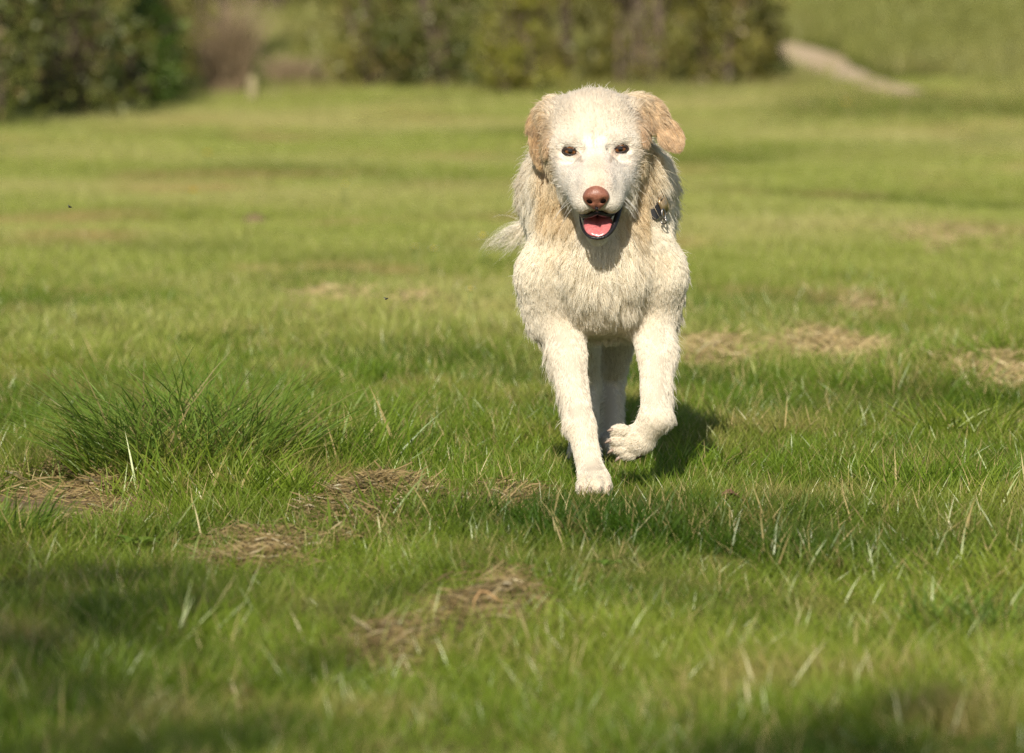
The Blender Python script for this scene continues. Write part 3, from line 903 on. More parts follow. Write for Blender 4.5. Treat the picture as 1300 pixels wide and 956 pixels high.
def E(c, r, k=0.02, rot=None): PRIMS.append(('e', np.asarray(c, float), np.asarray(r, float), rot, k))
def C(a, ra, b, rb, k=0.02): PRIMS.append(('c', np.asarray(a, float), ra, np.asarray(b, float), rb, k))
def CUT(c, r, k=0.006, rot=None): PRIMS.append(('x', np.asarray(c, float), np.asarray(r, float), rot, k))
def HE(c, r, k=0.014, tilt=0.0):
    t = tilt
    rot = HEAD_ROT @ np.array([[1, 0, 0], [0, math.cos(t), -math.sin(t)], [0, math.sin(t), math.cos(t)]])
    E(hw(*c), r, k, rot)
def HC(a, ra, b, rb, k=0.014): C(hw(*a), ra, hw(*b), rb, k)


BX = 0.150
# trunk
E((BX, 0.36, 0.440), (0.116, 0.30, 0.145), 0.04)
E((BX - 0.006, 0.30, 0.500), (0.126, 0.19, 0.100), 0.04)
E((BX, 0.135, 0.395), (0.092, 0.112, 0.138), 0.04)          # fore-chest
E((BX - 0.004, 0.62, 0.445), (0.098, 0.19, 0.115), 0.05)   # loin and rump
E((BX, 0.78, 0.43), (0.085, 0.10, 0.105), 0.05)
for s in (-1, 1):
    E((BX + s * 0.068, 0.15, 0.415), (0.040, 0.085, 0.135), 0.035)     # shoulder
    C((BX + s * 0.092, 0.12, 0.36), 0.050, (BX + s * 0.078, 0.15, 0.295), 0.045, 0.045)
# neck
C((0.137, 0.075, 0.555), 0.082, (BX, 0.24, 0.485), 0.105, 0.04)
C((0.138, 0.045, 0.500), 0.058, (BX - 0.003, 0.10, 0.395), 0.085, 0.04)
# planted front leg (seen on the left)
C((0.080, 0.145, 0.305), 0.037, (0.095, 0.10, 0.225), 0.0270, 0.025)
C((0.095, 0.10, 0.225), 0.0265, (0.114, 0.035, 0.115), 0.0215, 0.02)
C((0.114, 0.035, 0.115), 0.0225, (0.130, 0.008, 0.045), 0.0205, 0.015)
E((0.136, -0.012, 0.026), (0.0275, 0.042, 0.024), 0.015)
for i, (dx, dy, dz) in enumerate(((-0.021, -0.034, 0.018), (-0.008, -0.047, 0.021), (0.007, -0.047, 0.021), (0.020, -0.035, 0.018))):
    E((0.136 + dx, dy - 0.001, dz), (0.0095, 0.021, 0.0165), 0.003)
# lifted front leg (seen on the right)
C((0.226, 0.145, 0.305), 0.037, (0.240, 0.105, 0.235), 0.0285, 0.025)
C((0.240, 0.105, 0.235), 0.0275, (0.238, 0.045, 0.128), 0.0225, 0.02)
C((0.238, 0.045, 0.128), 0.0240, (0.215, 0.062, 0.092), 0.0215, 0.012)
E((0.207, 0.070, 0.086), (0.030, 0.028, 0.0235), 0.012)
for i, (dx, dy, dz) in enumerate(((0.183, 0.052, 0.104), (0.180, 0.055, 0.088), (0.184, 0.060, 0.073), (0.195, 0.066, 0.064))):
    E((dx, dy, dz), (0.017, 0.013, 0.0090), 0.003)
# hind legs
for hx, fx, fy, kx in ((0.200, 0.176, 0.70, 0.190), (0.115, 0.128, 0.60, 0.118)):
    E((hx, 0.70, 0.37), (0.055, 0.105, 0.115), 0.04)
    C((hx, 0.63, 0.32), 0.055, (kx, fy - 0.02, 0.245), 0.042, 0.03)
    C((kx, fy - 0.02, 0.245), 0.040, (fx, fy + 0.09, 0.135), 0.025, 0.02)
    C((fx, fy + 0.09, 0.135), 0.025, (fx, fy + 0.02, 0.035), 0.022, 0.015)
    E((fx, fy - 0.02, 0.024), (0.030, 0.046, 0.022), 0.014)
    for dx, dy in ((-0.022, -0.045), (-0.008, -0.056), (0.008, -0.056), (0.022, -0.045)):
        E((fx + dx, fy + dy, 0.018), (0.010, 0.018, 0.0155), 0.004)
# tail carried to the left behind
C((0.135, 0.84, 0.455), 0.030, (0.07, 0.93, 0.420), 0.018, 0.02)
C((0.07, 0.93, 0.420), 0.018, (0.010, 0.945, 0.392), 0.009, 0.012)
# head
HE((0, -0.062, 0.024), (0.079, 0.084, 0.074), 0.02)
HE((0, -0.024, 0.022), (0.063, 0.042, 0.048), 0.02)
for s in (-1, 1):
    HE((s * 0.035, 0.002, 0.0215), (0.021, 0.020, 0.0115), 0.012)      # brow
    HE((s * 0.051, -0.044, -0.014), (0.023, 0.042, 0.040), 0.022)     # cheek
    HE((s * 0.056, -0.030, 0.008), (0.021, 0.034, 0.036), 0.02)       # temple
    HE((s * 0.040, 0.000, -0.034), (0.024, 0.034, 0.026), 0.016)      # below the eye
    HE((s * 0.030, 0.030, -0.056), (0.022, 0.048, 0.030), 0.016)      # side of the muzzle
    HE((s * 0.036, 0.004, -0.054), (0.021, 0.040, 0.028), 0.016)      # lip corner
    HE((s * 0.064, -0.082, 0.054), (0.026, 0.030, 0.026), 0.025)      # ear root
HC((0, -0.015, -0.026), 0.048, (0, 0.078, -0.056), 0.033, 0.016)
HC((0, 0.000, -0.004), 0.027, (0, 0.092, -0.050), 0.0225, 0.014)
for s in (-1, 1):
    HE((s * 0.0225, 0.062, -0.074), (0.0215, 0.042, 0.025), 0.010, tilt=-0.22)   # flews
HE((0, 0.093, -0.068), (0.025, 0.021, 0.024), 0.012)
HC((0, -0.055, -0.068), 0.038, (0, 0.010, -0.112), 0.025, 0.016)
HC((0, 0.010, -0.114), 0.0255, (0, 0.055, -0.1365), 0.0155, 0.010)
# ears: flaps folded back, one hanging, one swung out
def ear_flap(a, b, halfw, thick, nrm, k=0.012):
    a = np.asarray(a, float); b = np.asarray(b, float)
    E((a + b) / 2, (np.linalg.norm(b - a) / 2 * 1.12, halfw, thick), k, frame(b - a, nrm))
EAR_R = [np.array(v) for v in ((0.203, 0.070, 0.652), (0.248, 0.060, 0.620), (0.275, 0.048, 0.572))]
EAR_L = [np.array(v) for v in ((0.064, 0.078, 0.645), (0.033, 0.070, 0.606), (0.046, 0.052, 0.546))]
ear_flap(EAR_R[0], EAR_R[1], 0.027, 0.0075, (0.25, -1, 0.45), 0.02)
ear_flap(EAR_R[1], EAR_R[2], 0.024, 0.006, (0.35, -1, 0.25), 0.010)
ear_flap(EAR_L[0], EAR_L[1], 0.019, 0.007, (-0.6, -1, 0.4), 0.02)
ear_flap(EAR_L[1], EAR_L[2], 0.0125, 0.006, (-0.8, -1, 0.0), 0.010)
# hollows: open mouth, eye sockets
MOUTH_C = hw(0, 0.060, -0.114)
MOUTH_R = np.array([0.0270, 0.064, 0.0150])
_t = -0.36
MOUTH_ROT = HEAD_ROT @ np.array([[1, 0, 0], [0, math.cos(_t), -math.sin(_t)], [0, math.sin(_t), math.cos(_t)]])
CUT(MOUTH_C, MOUTH_R, 0.004, MOUTH_ROT)
EYES = [hw(-0.0412, 0.0075, -0.0006), hw(0.0412, 0.0075, 0.0012)]
for s in (-1, 1):
    CUT(hw(s * 0.0245, 0.0245, -0.004), (0.0085, 0.009, 0.011), 0.014)
    CUT(hw(s * 0.049, 0.024, -0.0175), (0.015, 0.009, 0.0045), 0.012)
CUT(hw(0, 0.029, 0.030), (0.0035, 0.011, 0.032), 0.010)
for p_ in EYES:
    CUT(p_, (0.0125, 0.0120, 0.0090), 0.006)


def axis_fine(lo, f0, f1, hi, df, dc):
    a = list(np.arange(lo, f0, dc)) + list(np.arange(f0, f1, df)) + list(np.arange(f1, hi + dc, dc))
    return np.array(a)


AX = [axis_fine(-0.10, 0.022, 0.305, 0.33, 0.0028, 0.006),
      axis_fine(-0.17, -0.155, 0.09, 1.02, 0.0028, 0.0075),
      axis_fine(-0.01, 0.405, 0.69, 0.72, 0.0028, 0.0055)]
F = np.full([len(a) for a in AX], 0.09, dtype=np.float32)


def prim_dist(pr, X, Y, Z):
    if pr[0] in 'ex':
        c, r, rot = pr[1], pr[2], pr[3]
        q = np.stack([X - c[0], Y - c[1], Z - c[2]], -1)
        if rot is not None:
            q = q @ rot
        k0 = np.linalg.norm(q / r, axis=-1); k1 = np.linalg.norm(q / (r * r), axis=-1)
        return k0 * (k0 - 1.0) / np.maximum(k1, 1e-6)
    a, ra, b, rb = pr[1:5]
    ba = b - a
    q = np.stack([X - a[0], Y - a[1], Z - a[2]], -1)
    t = np.clip(q @ ba / (ba @ ba), 0, 1)
    return np.linalg.norm(q - t[..., None] * ba, axis=-1) - (ra + (rb - ra) * t)


for pr in PRIMS:
    if pr[0] in 'ex':
        m = float(np.max(pr[2])); lo, hi = pr[1] - m, pr[1] + m
    else:
        lo = np.minimum(pr[1] - pr[2], pr[3] - pr[4]); hi = np.maximum(pr[1] + pr[2], pr[3] + pr[4])
    k = pr[-1]
    sl = []
    for d in range(3):
        i0 = np.searchsorted(AX[d], lo[d] - k - 0.02); i1 = np.searchsorted(AX[d], hi[d] + k + 0.02)
        sl.append(slice(max(i0 - 1, 0), min(i1 + 1, len(AX[d]))))
    X, Y, Z = np.meshgrid(AX[0][sl[0]], AX[1][sl[1]], AX[2][sl[2]], indexing='ij')
    dd = prim_dist(pr, X, Y, Z)
    old = F[tuple(sl)]
    if pr[0] == 'x':
        h = np.clip(0.5 - 0.5 * (old + dd) / k, 0, 1)
        new = old * (1 - h) + (-dd) * h + k * h * (1 - h)
    else:
        h = np.clip(0.5 + 0.5 * (old - dd) / k, 0, 1)
        new = old * (1 - h) + dd * h - k * h * (1 - h)
    F[tuple(sl)] = new


def surface_nets(F, AX):
    s = F < 0
    nx, ny, nz = F.shape
    cells = np.zeros((nx - 1, ny - 1, nz - 1), np.int8)
    for dx in (0, 1):
        for dy in (0, 1):
            for dz in (0, 1):
                cells += s[dx:nx - 1 + dx, dy:ny - 1 + dy, dz:nz - 1 + dz]
    idx = np.argwhere((cells > 0) & (cells < 8))
    vid = np.full(cells.shape, -1, np.int32); vid[tuple(idx.T)] = np.arange(len(idx))
    acc = np.zeros((len(idx), 3)); cnt = np.zeros(len(idx))
    corners = [(a, b, c) for a in (0, 1) for b in (0, 1) for c in (0, 1)]
    for ca in corners:
        for ax in range(3):
            if ca[ax]: continue
            cb = list(ca); cb[ax] = 1
            ia = idx + np.array(ca); ib = idx + np.array(cb)
            fa = F[tuple(ia.T)]; fb = F[tuple(ib.T)]
            m = (fa < 0) != (fb < 0)
            t = fa[m] / (fa[m] - fb[m])
            pa = np.stack([AX[d][ia[m, d]] for d in range(3)], -1); pb = np.stack([AX[d][ib[m, d]] for d in range(3)], -1)
            acc[m] += pa + (pb - pa) * t[:, None]; cnt[m] += 1
    V = acc / cnt[:, None]
    quads = []
    for ax in range(3):
        o1, o2 = [(1, 2), (2, 0), (0, 1)][ax]
        lo = [slice(None)] * 3; hi = [slice(None)] * 3
        lo[ax] = slice(0, -1); hi[ax] = slice(1, None)
        ch = np.argwhere(s[tuple(lo)] != s[tuple(hi)])
        inside = s[tuple(lo)][tuple(ch.T)]
        ok = (ch[:, o1] > 0) & (ch[:, o2] > 0) & (ch[:, o1] < F.shape[o1] - 1) & (ch[:, o2] < F.shape[o2] - 1)
        ch = ch[ok]; inside = inside[ok]
        def cell(d1, d2):
            c = ch.copy(); c[:, o1] -= d1; c[:, o2] -= d2
            return vid[tuple(c.T)]
        q = np.stack([cell(1, 1), cell(0, 1), cell(0, 0), cell(1, 0)], -1)
        q[~inside] = q[~inside][:, ::-1]
        quads.append(q)
    return V, np.concatenate(quads)


BV, BQ = surface_nets(F, AX)
# light smoothing
for _ in range(2):
    S = np.zeros_like(BV); N = np.zeros(len(BV))
    for a, b_ in ((0, 1), (1, 2), (2, 3), (3, 0)):
        np.add.at(S, BQ[:, a], BV[BQ[:, b_]]); np.add.at(N, BQ[:, a], 1)
        np.add.at(S, BQ[:, b_], BV[BQ[:, a]]); np.add.at(N, BQ[:, b_], 1)
    BV = BV * 0.5 + 0.5 * S / N[:, None]


def unit(v): return v / (np.linalg.norm(v, axis=1)[:, None] + 1e-9)


def smooth01(a, b, x):
    t = np.clip((x - a) / (b - a), 0, 1); return t * t * (3 - 2 * t)


def seg_dist(P, a, b):
    a = np.asarray(a, float); b = np.asarray(b, float); ba = b - a
    t = np.clip((P - a) @ ba / (ba @ ba), 0, 1)
    return np.linalg.norm(P - a - t[:, None] * ba, axis=1), t


def regions(P):
    """soft weights of the coat's regions at points P"""
    h = head_local(P)
    g = {}
    dr = np.minimum(*[seg_dist(P, EAR_R[i], EAR_R[i + 1])[0] for i in (0, 1)])
    dl = np.minimum(*[seg_dist(P, EAR_L[i], EAR_L[i + 1])[0] for i in (0, 1)])
    g['ear_r'] = smooth01(0.040, 0.028, dr) * smooth01(0.200, 0.216, P[:, 0] + 0.25 * np.clip(P[:, 2] - 0.6, -1, .03))
    g['ear_l'] = smooth01(0.036, 0.026, dl) * smooth01(0.074, 0.062, P[:, 0])
    head = smooth01(-0.150, -0.105, h[:, 1]) * smooth01(-0.175, -0.125, h[:, 2] + 0.55 * np.clip(h[:, 1], -0.2, 0.0) * -1 * 0 + 0.0)
    # the face proper: in front of the jaw angle
    face = smooth01(-0.085, -0.045, h[:, 1] - 0.35 * np.clip(-h[:, 2] - 0.03, 0, 0.2)) * smooth01(0.095, 0.075, np.abs(h[:, 0])) * smooth01(-0.165, -0.15, h[:, 2])
    top = smooth01(-0.02, 0.01, h[:, 2]) * smooth01(-0.16, -0.11, h[:, 1]) * smooth01(0.09, 0.075, np.abs(h[:, 0]))
    vhalf = np.interp(h[:, 2], [-0.15, -0.10, -0.085, -0.030, 0.0, 0.05], [0.030, 0.036, 0.047, 0.070, 0.082, 0.088])
    vee = smooth01(0.004, -0.004, np.abs(h[:, 0]) - vhalf) * smooth01(-0.055, -0.030, h[:, 1] + 0.5 * np.clip(h[:, 2] + 0.03, 0, 0.05)) * smooth01(-0.160, -0.150, h[:, 2])
    face = face * vee
    g['face'] = np.maximum(face, top) * (1 - g['ear_r']) * (1 - g['ear_l'])
    g['muzzle'] = smooth01(0.02, 0.05, h[:, 1]) * g['face']
    low = smooth01(0.40, 0.24, P[:, 2])
    g['front_leg'] = low * smooth01(0.30, 0.22, P[:, 1])
    g['hind_leg'] = smooth01(0.33, 0.25, P[:, 2]) * smooth01(0.42, 0.5, P[:, 1])
    dt, tt = seg_dist(P, (0.135, 0.84, 0.455), (0.0, 0.945, 0.385))
    g['tail'] = np.maximum(smooth01(0.05, 0.03, dt) * smooth01(0.11, 0.08, P[:, 0]), smooth01(0.045, 0.02, P[:, 0]) * smooth01(0.85, 0.9, P[:, 1]))
    g['paw'] = np.maximum(smooth01(0.055, 0.035, P[:, 2]), smooth01(0.05, 0.03, np.linalg.norm(P - np.array([0.19, 0.06, 0.082]), axis=1)))
    return g, h


def lerp3(a, b, w):
    return a * (1 - w[:, None]) + np.asarray(b)[None] * w[:, None]


def coat_color(P):
    g, h = regions(P)
    c = np.tile(np.array([[0.760, 0.655, 0.490]]), (len(P), 1))
    blot = vnoise(P[:, 0] * 22 + P[:, 1] * 9 + 40, P[:, 2] * 22 + P[:, 1] * 5 + 40, 21)
    c = lerp3(c, (0.68, 0.530, 0.340), smooth01(0.5, 0.9, blot) * 0.5)
    saddle = smooth01(0.46, 0.54, P[:, 2]) * smooth01(0.10, 0.16, P[:, 1])
    c = lerp3(c, (0.74, 0.60, 0.44), saddle * 0.6)
    ruff = smooth01(0.02, -0.03, h[:, 1]) * smooth01(0.41, 0.46, P[:, 2]) * smooth01(0.13, 0.07, P[:, 1])
    c = lerp3(c, (0.51, 0.355, 0.175), ruff * (0.50 + 0.50 * blot) * smooth01(0.125, 0.075, np.abs(h[:, 0])))  # golden ruff, with the shade beside the cheeks put into its colour
    c = lerp3(c, (0.715, 0.620, 0.485), g['front_leg'])
    c = lerp3(c, (0.70, 0.61, 0.47), g['hind_leg'])
    face_c = np.tile(np.array([[0.745, 0.675, 0.575]]), (len(P), 1))
    face_c = lerp3(face_c, (0.655, 0.560, 0.435), smooth01(0.005, 0.055, h[:, 2]))
    face_c = lerp3(face_c, (0.64, 0.49, 0.31), smooth01(0.055, 0.084, np.abs(h[:, 0])))
    streak = vnoise(h[:, 0] * 260 + 50, h[:, 2] * 70 + 50, 51)
    face_c = lerp3(face_c, (0.62, 0.52, 0.40), smooth01(0.55, 0.95, streak) * 0.55 * smooth01(0.06, 0.03, h[:, 1]))
    bridge = np.exp(-(h[:, 0] / 0.020) ** 2) * smooth01(0.045, 0.085, h[:, 1]) * smooth01(-0.075, -0.05, h[:, 2])
    face_c = lerp3(face_c, (0.64, 0.45, 0.34), bridge * 0.8)
    for s in (-1, 1):
        d = np.hypot((h[:, 0] - s * 0.0415) / 1.25, (h[:, 2] + 0.001))
        face_c = lerp3(face_c, (0.20, 0.13, 0.09), smooth01(0.0105, 0.0078, d) * 0.85)
        d2 = np.hypot((h[:, 0] - s * 0.030) / 1.0, (h[:, 2] + 0.007) / 1.3)
        face_c = lerp3(face_c, (0.35, 0.26, 0.20), smooth01(0.008, 0.003, d2) * 0.8)
        d3 = np.abs(np.hypot((h[:, 0] - s * 0.042) / 1.15, (h[:, 2] + 0.002)) - 0.024)
        face_c = lerp3(face_c, (0.60, 0.52, 0.45), smooth01(0.003, 0.0008, d3) * smooth01(-0.004, -0.012, h[:, 2]) * 0.5)  # outer arc below the eye: wrinkle shading painted into the coat colour
    for s in (-1, 1):
        tear, _ = seg_dist(h[:, [0, 2]] * 1.0, (s * 0.0275, -0.003), (s * 0.0235, -0.016))
        face_c = lerp3(face_c, (0.36, 0.27, 0.20), smooth01(0.0045, 0.0012, tear) * 0.65)
        bag_shade = np.abs(np.hypot((h[:, 0] - s * 0.043) / 1.3, h[:, 2] + 0.001) - 0.0165)
        face_c = lerp3(face_c, (0.50, 0.42, 0.35), smooth01(0.0028, 0.0006, bag_shade) * smooth01(-0.006, -0.011, h[:, 2]) * 0.6)  # shading of the fold under the eye, painted as a darker arc
        for row in range(3):
            zr = -0.060 - 0.0095 * row - 0.10 * np.abs(h[:, 1] - 0.075)
            dots = np.cos(h[:, 1] * 900 + row * 2) > 0.3
            face_c = lerp3(face_c, (0.60, 0.52, 0.44), smooth01(0.0018, 0.0006, np.abs(h[:, 2] - zr)) * dots * smooth01(0.012, 0.018, s * h[:, 0]) * smooth01(0.045, 0.055, h[:, 1]) * 0.5)
    c = c * (1 - g['face'][:, None]) + face_c * g['face'][:, None]
    er = np.array([0.53, 0.36, 0.185])
    tt = seg_dist(P, EAR_R[0], EAR_R[2])[1]
    ear_c = lerp3(np.tile(er, (len(P), 1)), (0.45, 0.250, 0.105), smooth01(0.35, 0.75, tt))
    ear_c = lerp3(ear_c, (0.58, 0.40, 0.22), smooth01(0.45, 0.75, blot) * 0.6)
    c = c * (1 - g['ear_r'][:, None]) + ear_c * g['ear_r'][:, None]
    ear_c2 = lerp3(np.tile(np.array([0.43, 0.27, 0.115]), (len(P), 1)), (0.64, 0.48, 0.29), smooth01(0.4, 0.7, blot))
    c = c * (1 - g['ear_l'][:, None]) + ear_c2 * g['ear_l'][:, None]
    return c, g, h


# body: one continuous skin
skin_c, sg, sh = coat_color(BV)
q = (BV - MOUTH_C) @ MOUTH_ROT
inside = smooth01(1.34, 1.22, np.linalg.norm(q / MOUTH_R, axis=1)) * smooth01(-0.03, -0.01, sh[:, 1])
skin_c = skin_c * (0.74 + 0.10 * sg['face'] + 0.12 * sg['muzzle'])[:, None]
skin_c = lerp3(skin_c, (0.022, 0.014, 0.013), inside)
low = [(-0.0285, 0.030, -0.1020), (-0.0275, 0.044, -0.1140), (-0.0235, 0.061, -0.1280), (-0.0140, 0.0740, -0.1375), (0.0, 0.0785, -0.1405), (0.0145, 0.0740, -0.1365),
       (0.0255, 0.061, -0.1245), (0.0325, 0.047, -0.1080), (0.0390, 0.033, -0.0900), (0.0455, 0.013, -0.0735)]
lipd = np.min([seg_dist(BV, hw(*low[k]), hw(*low[k + 1]))[0] for k in range(len(low) - 2)], axis=0)
skin_c = lerp3(skin_c, (0.022, 0.014, 0.013), smooth01(0.0085, 0.0065, lipd) * smooth01(-0.0045, -0.001, sh[:, 2] - np.interp(sh[:, 1], [0.02, 0.045, 0.0745], [-0.095, -0.115, -0.142])))
for p_ in EYES:
    skin_c = lerp3(skin_c, (0.03, 0.02, 0.016), smooth01(0.0118, 0.0100, np.linalg.norm((BV - p_) / np.array([1.25, 1.2, 0.95]), axis=1)))
m_skin, nt, out = new_mat("dog_skin")
a = nd(nt, "ShaderNodeAttribute", attribute_name="coat")
b = nd(nt, "ShaderNodeBsdfPrincipled"); b.inputs["Roughness"].default_value = 0.65; b.inputs["Specular IOR Level"].default_value = 0.25
nt.links.new(a.outputs["Vector"], b.inputs["Base Color"]); nt.links.new(b.outputs[0], out.inputs[0])

dog = empty("dog", (0.137, 0.0, 0.0))
tag(dog, "cream golden retriever walking at the camera, mouth open, one front paw lifted", "dog")
DOG_INV = Matrix.Translation((-0.137, 0, 0))


def dog_part(name, geo, mat, parent=None, attrs=None, smooth=True):
    v, q_, t_ = geo
    v = np.asarray(v, float)
    if parent is None:
        v = v - np.array([0.137, 0, 0]); parent = dog
    else:
        v = v - np.array([0.137, 0, 0])
    return mesh_np(name, v, [q_, t_], mat, parent=parent, smooth=smooth, attrs=attrs)


body = dog_part("body", (BV, BQ, np.zeros((0, 3), int)), m_skin, attrs={"coat": skin_c})

# ---- collar: a strap round the neck, lying on the skin, buckle showing on one side
from mathutils.bvhtree import BVHTree
bvh = BVHTree.FromPolygons([tuple(v) for v in BV], [tuple(int(k) for k in f) for f in BQ])
ca_ = np.array([0.147, 0.130, 0.500])
cu = np.array([1.0, 0, 0]); cv = np.array([0, -0.86, -0.51]); cn = np.cross(cu, cv)
NSEG = 120
rads = []
for i in range(NSEG):
    a_ = i / NSEG * 2 * math.pi
    dr_ = cu * math.cos(a_) + cv * math.sin(a_)
    hit = bvh.ray_cast(Vector(ca_), Vector(dr_))
    rads.append((hit[3] or 0.1))
rads = np.array(rads)
for _ in range(3):
    rads = (np.roll(rads, 1) + rads * 2 + np.roll(rads, -1)) / 4
STRAP = np.array([ca_ + (cu * math.cos(i / NSEG * 2 * math.pi) + cv * math.sin(i / NSEG * 2 * math.pi)) * (rads[i] + (0.0045 if 3 <= i <= 13 else -0.006)) for i in range(NSEG)])
tgs = unit(np.roll(STRAP, -1, 0) - np.roll(STRAP, 1, 0))
nrs = []
for p_ in STRAP:
    nrs.append(bvh.find_nearest(Vector(p_))[1])
nrs = np.array([tuple(v) for v in nrs])
for _ in range(4):
    nrs = unit(np.roll(nrs, 1, 0) + nrs * 2 + np.roll(nrs, -1, 0))
wds = unit(np.cross(nrs, tgs)); nrs = unit(np.cross(tgs, wds))
SHOW = list(range(5, 13))

# ---- coat
me = body.data
me.calc_loop_triangles()
nt_ = len(me.loop_triangles)
tri = np.empty(nt_ * 3, np.int32); me.loop_triangles.foreach_get("vertices", tri); tri = tri.reshape(-1, 3)
vn = np.empty(len(me.vertices) * 3, np.float32); me.vertex_normals.foreach_get("vector", vn); vn = vn.reshape(-1, 3).astype(float)
tc = BV[tri].mean(1)
area = 0.5 * np.linalg.norm(np.cross(BV[tri[:, 1]] - BV[tri[:, 0]], BV[tri[:, 2]] - BV[tri[:, 0]]), axis=1)
gt, ht = regions(tc)
dens = 0.55 + 0 * area
dens = np.where(tc[:, 1] > 0.35, 0.22, dens)
dens = np.maximum(dens, 2.6 * gt['face']); dens = np.maximum(dens, 0.9 * np.maximum(gt['front_leg'], np.maximum(gt['ear_r'], gt['ear_l'])))
dens = np.where(gt['tail'] > 0.5, 0.055, dens)
dens = dens * (1 - 0.62 * gt['muzzle'])
bare = np.zeros(nt_, bool)
q = (tc - MOUTH_C) @ MOUTH_ROT
bare |= (np.linalg.norm(q / MOUTH_R, axis=1) < 1.20) & (ht[:, 1] > -0.02)
for p_ in EYES:
    bare |= np.linalg.norm((tc - p_) / np.array([1.3, 1.3, 0.9]), axis=1) < 0.0108
NOSE_C = hw(0, 0.110, -0.0735)
bare |= np.linalg.norm(((tc - NOSE_C) @ HEAD_ROT) / np.array([0.0225, 0.020, 0.0195]), axis=1) < 1.0
bare |= np.min([seg_dist(tc, hw(*low[k]), hw(*low[k + 1]))[0] for k in range(len(low) - 1)], axis=0) < 0.0052
dens[bare] = 0
NH = 600000
gen = np.random.default_rng(77)
cum = np.cumsum(area * dens); cum /= cum[-1]
ti = np.searchsorted(cum, gen.random(NH)).clip(0, nt_ - 1)
u1, u2 = gen.random(NH), gen.random(NH)
fl = u1 + u2 > 1; u1[fl] = 1 - u1[fl]; u2[fl] = 1 - u2[fl]
w0 = (1 - u1 - u2)[:, None]
ROOT = BV[tri[ti, 0]] * w0 + BV[tri[ti, 1]] * u1[:, None] + BV[tri[ti, 2]] * u2[:, None]
NRM = vn[tri[ti, 0]] * w0 + vn[tri[ti, 1]] * u1[:, None] + vn[tri[ti, 2]] * u2[:, None]
NRM /= np.linalg.norm(NRM, axis=1)[:, None] + 1e-9


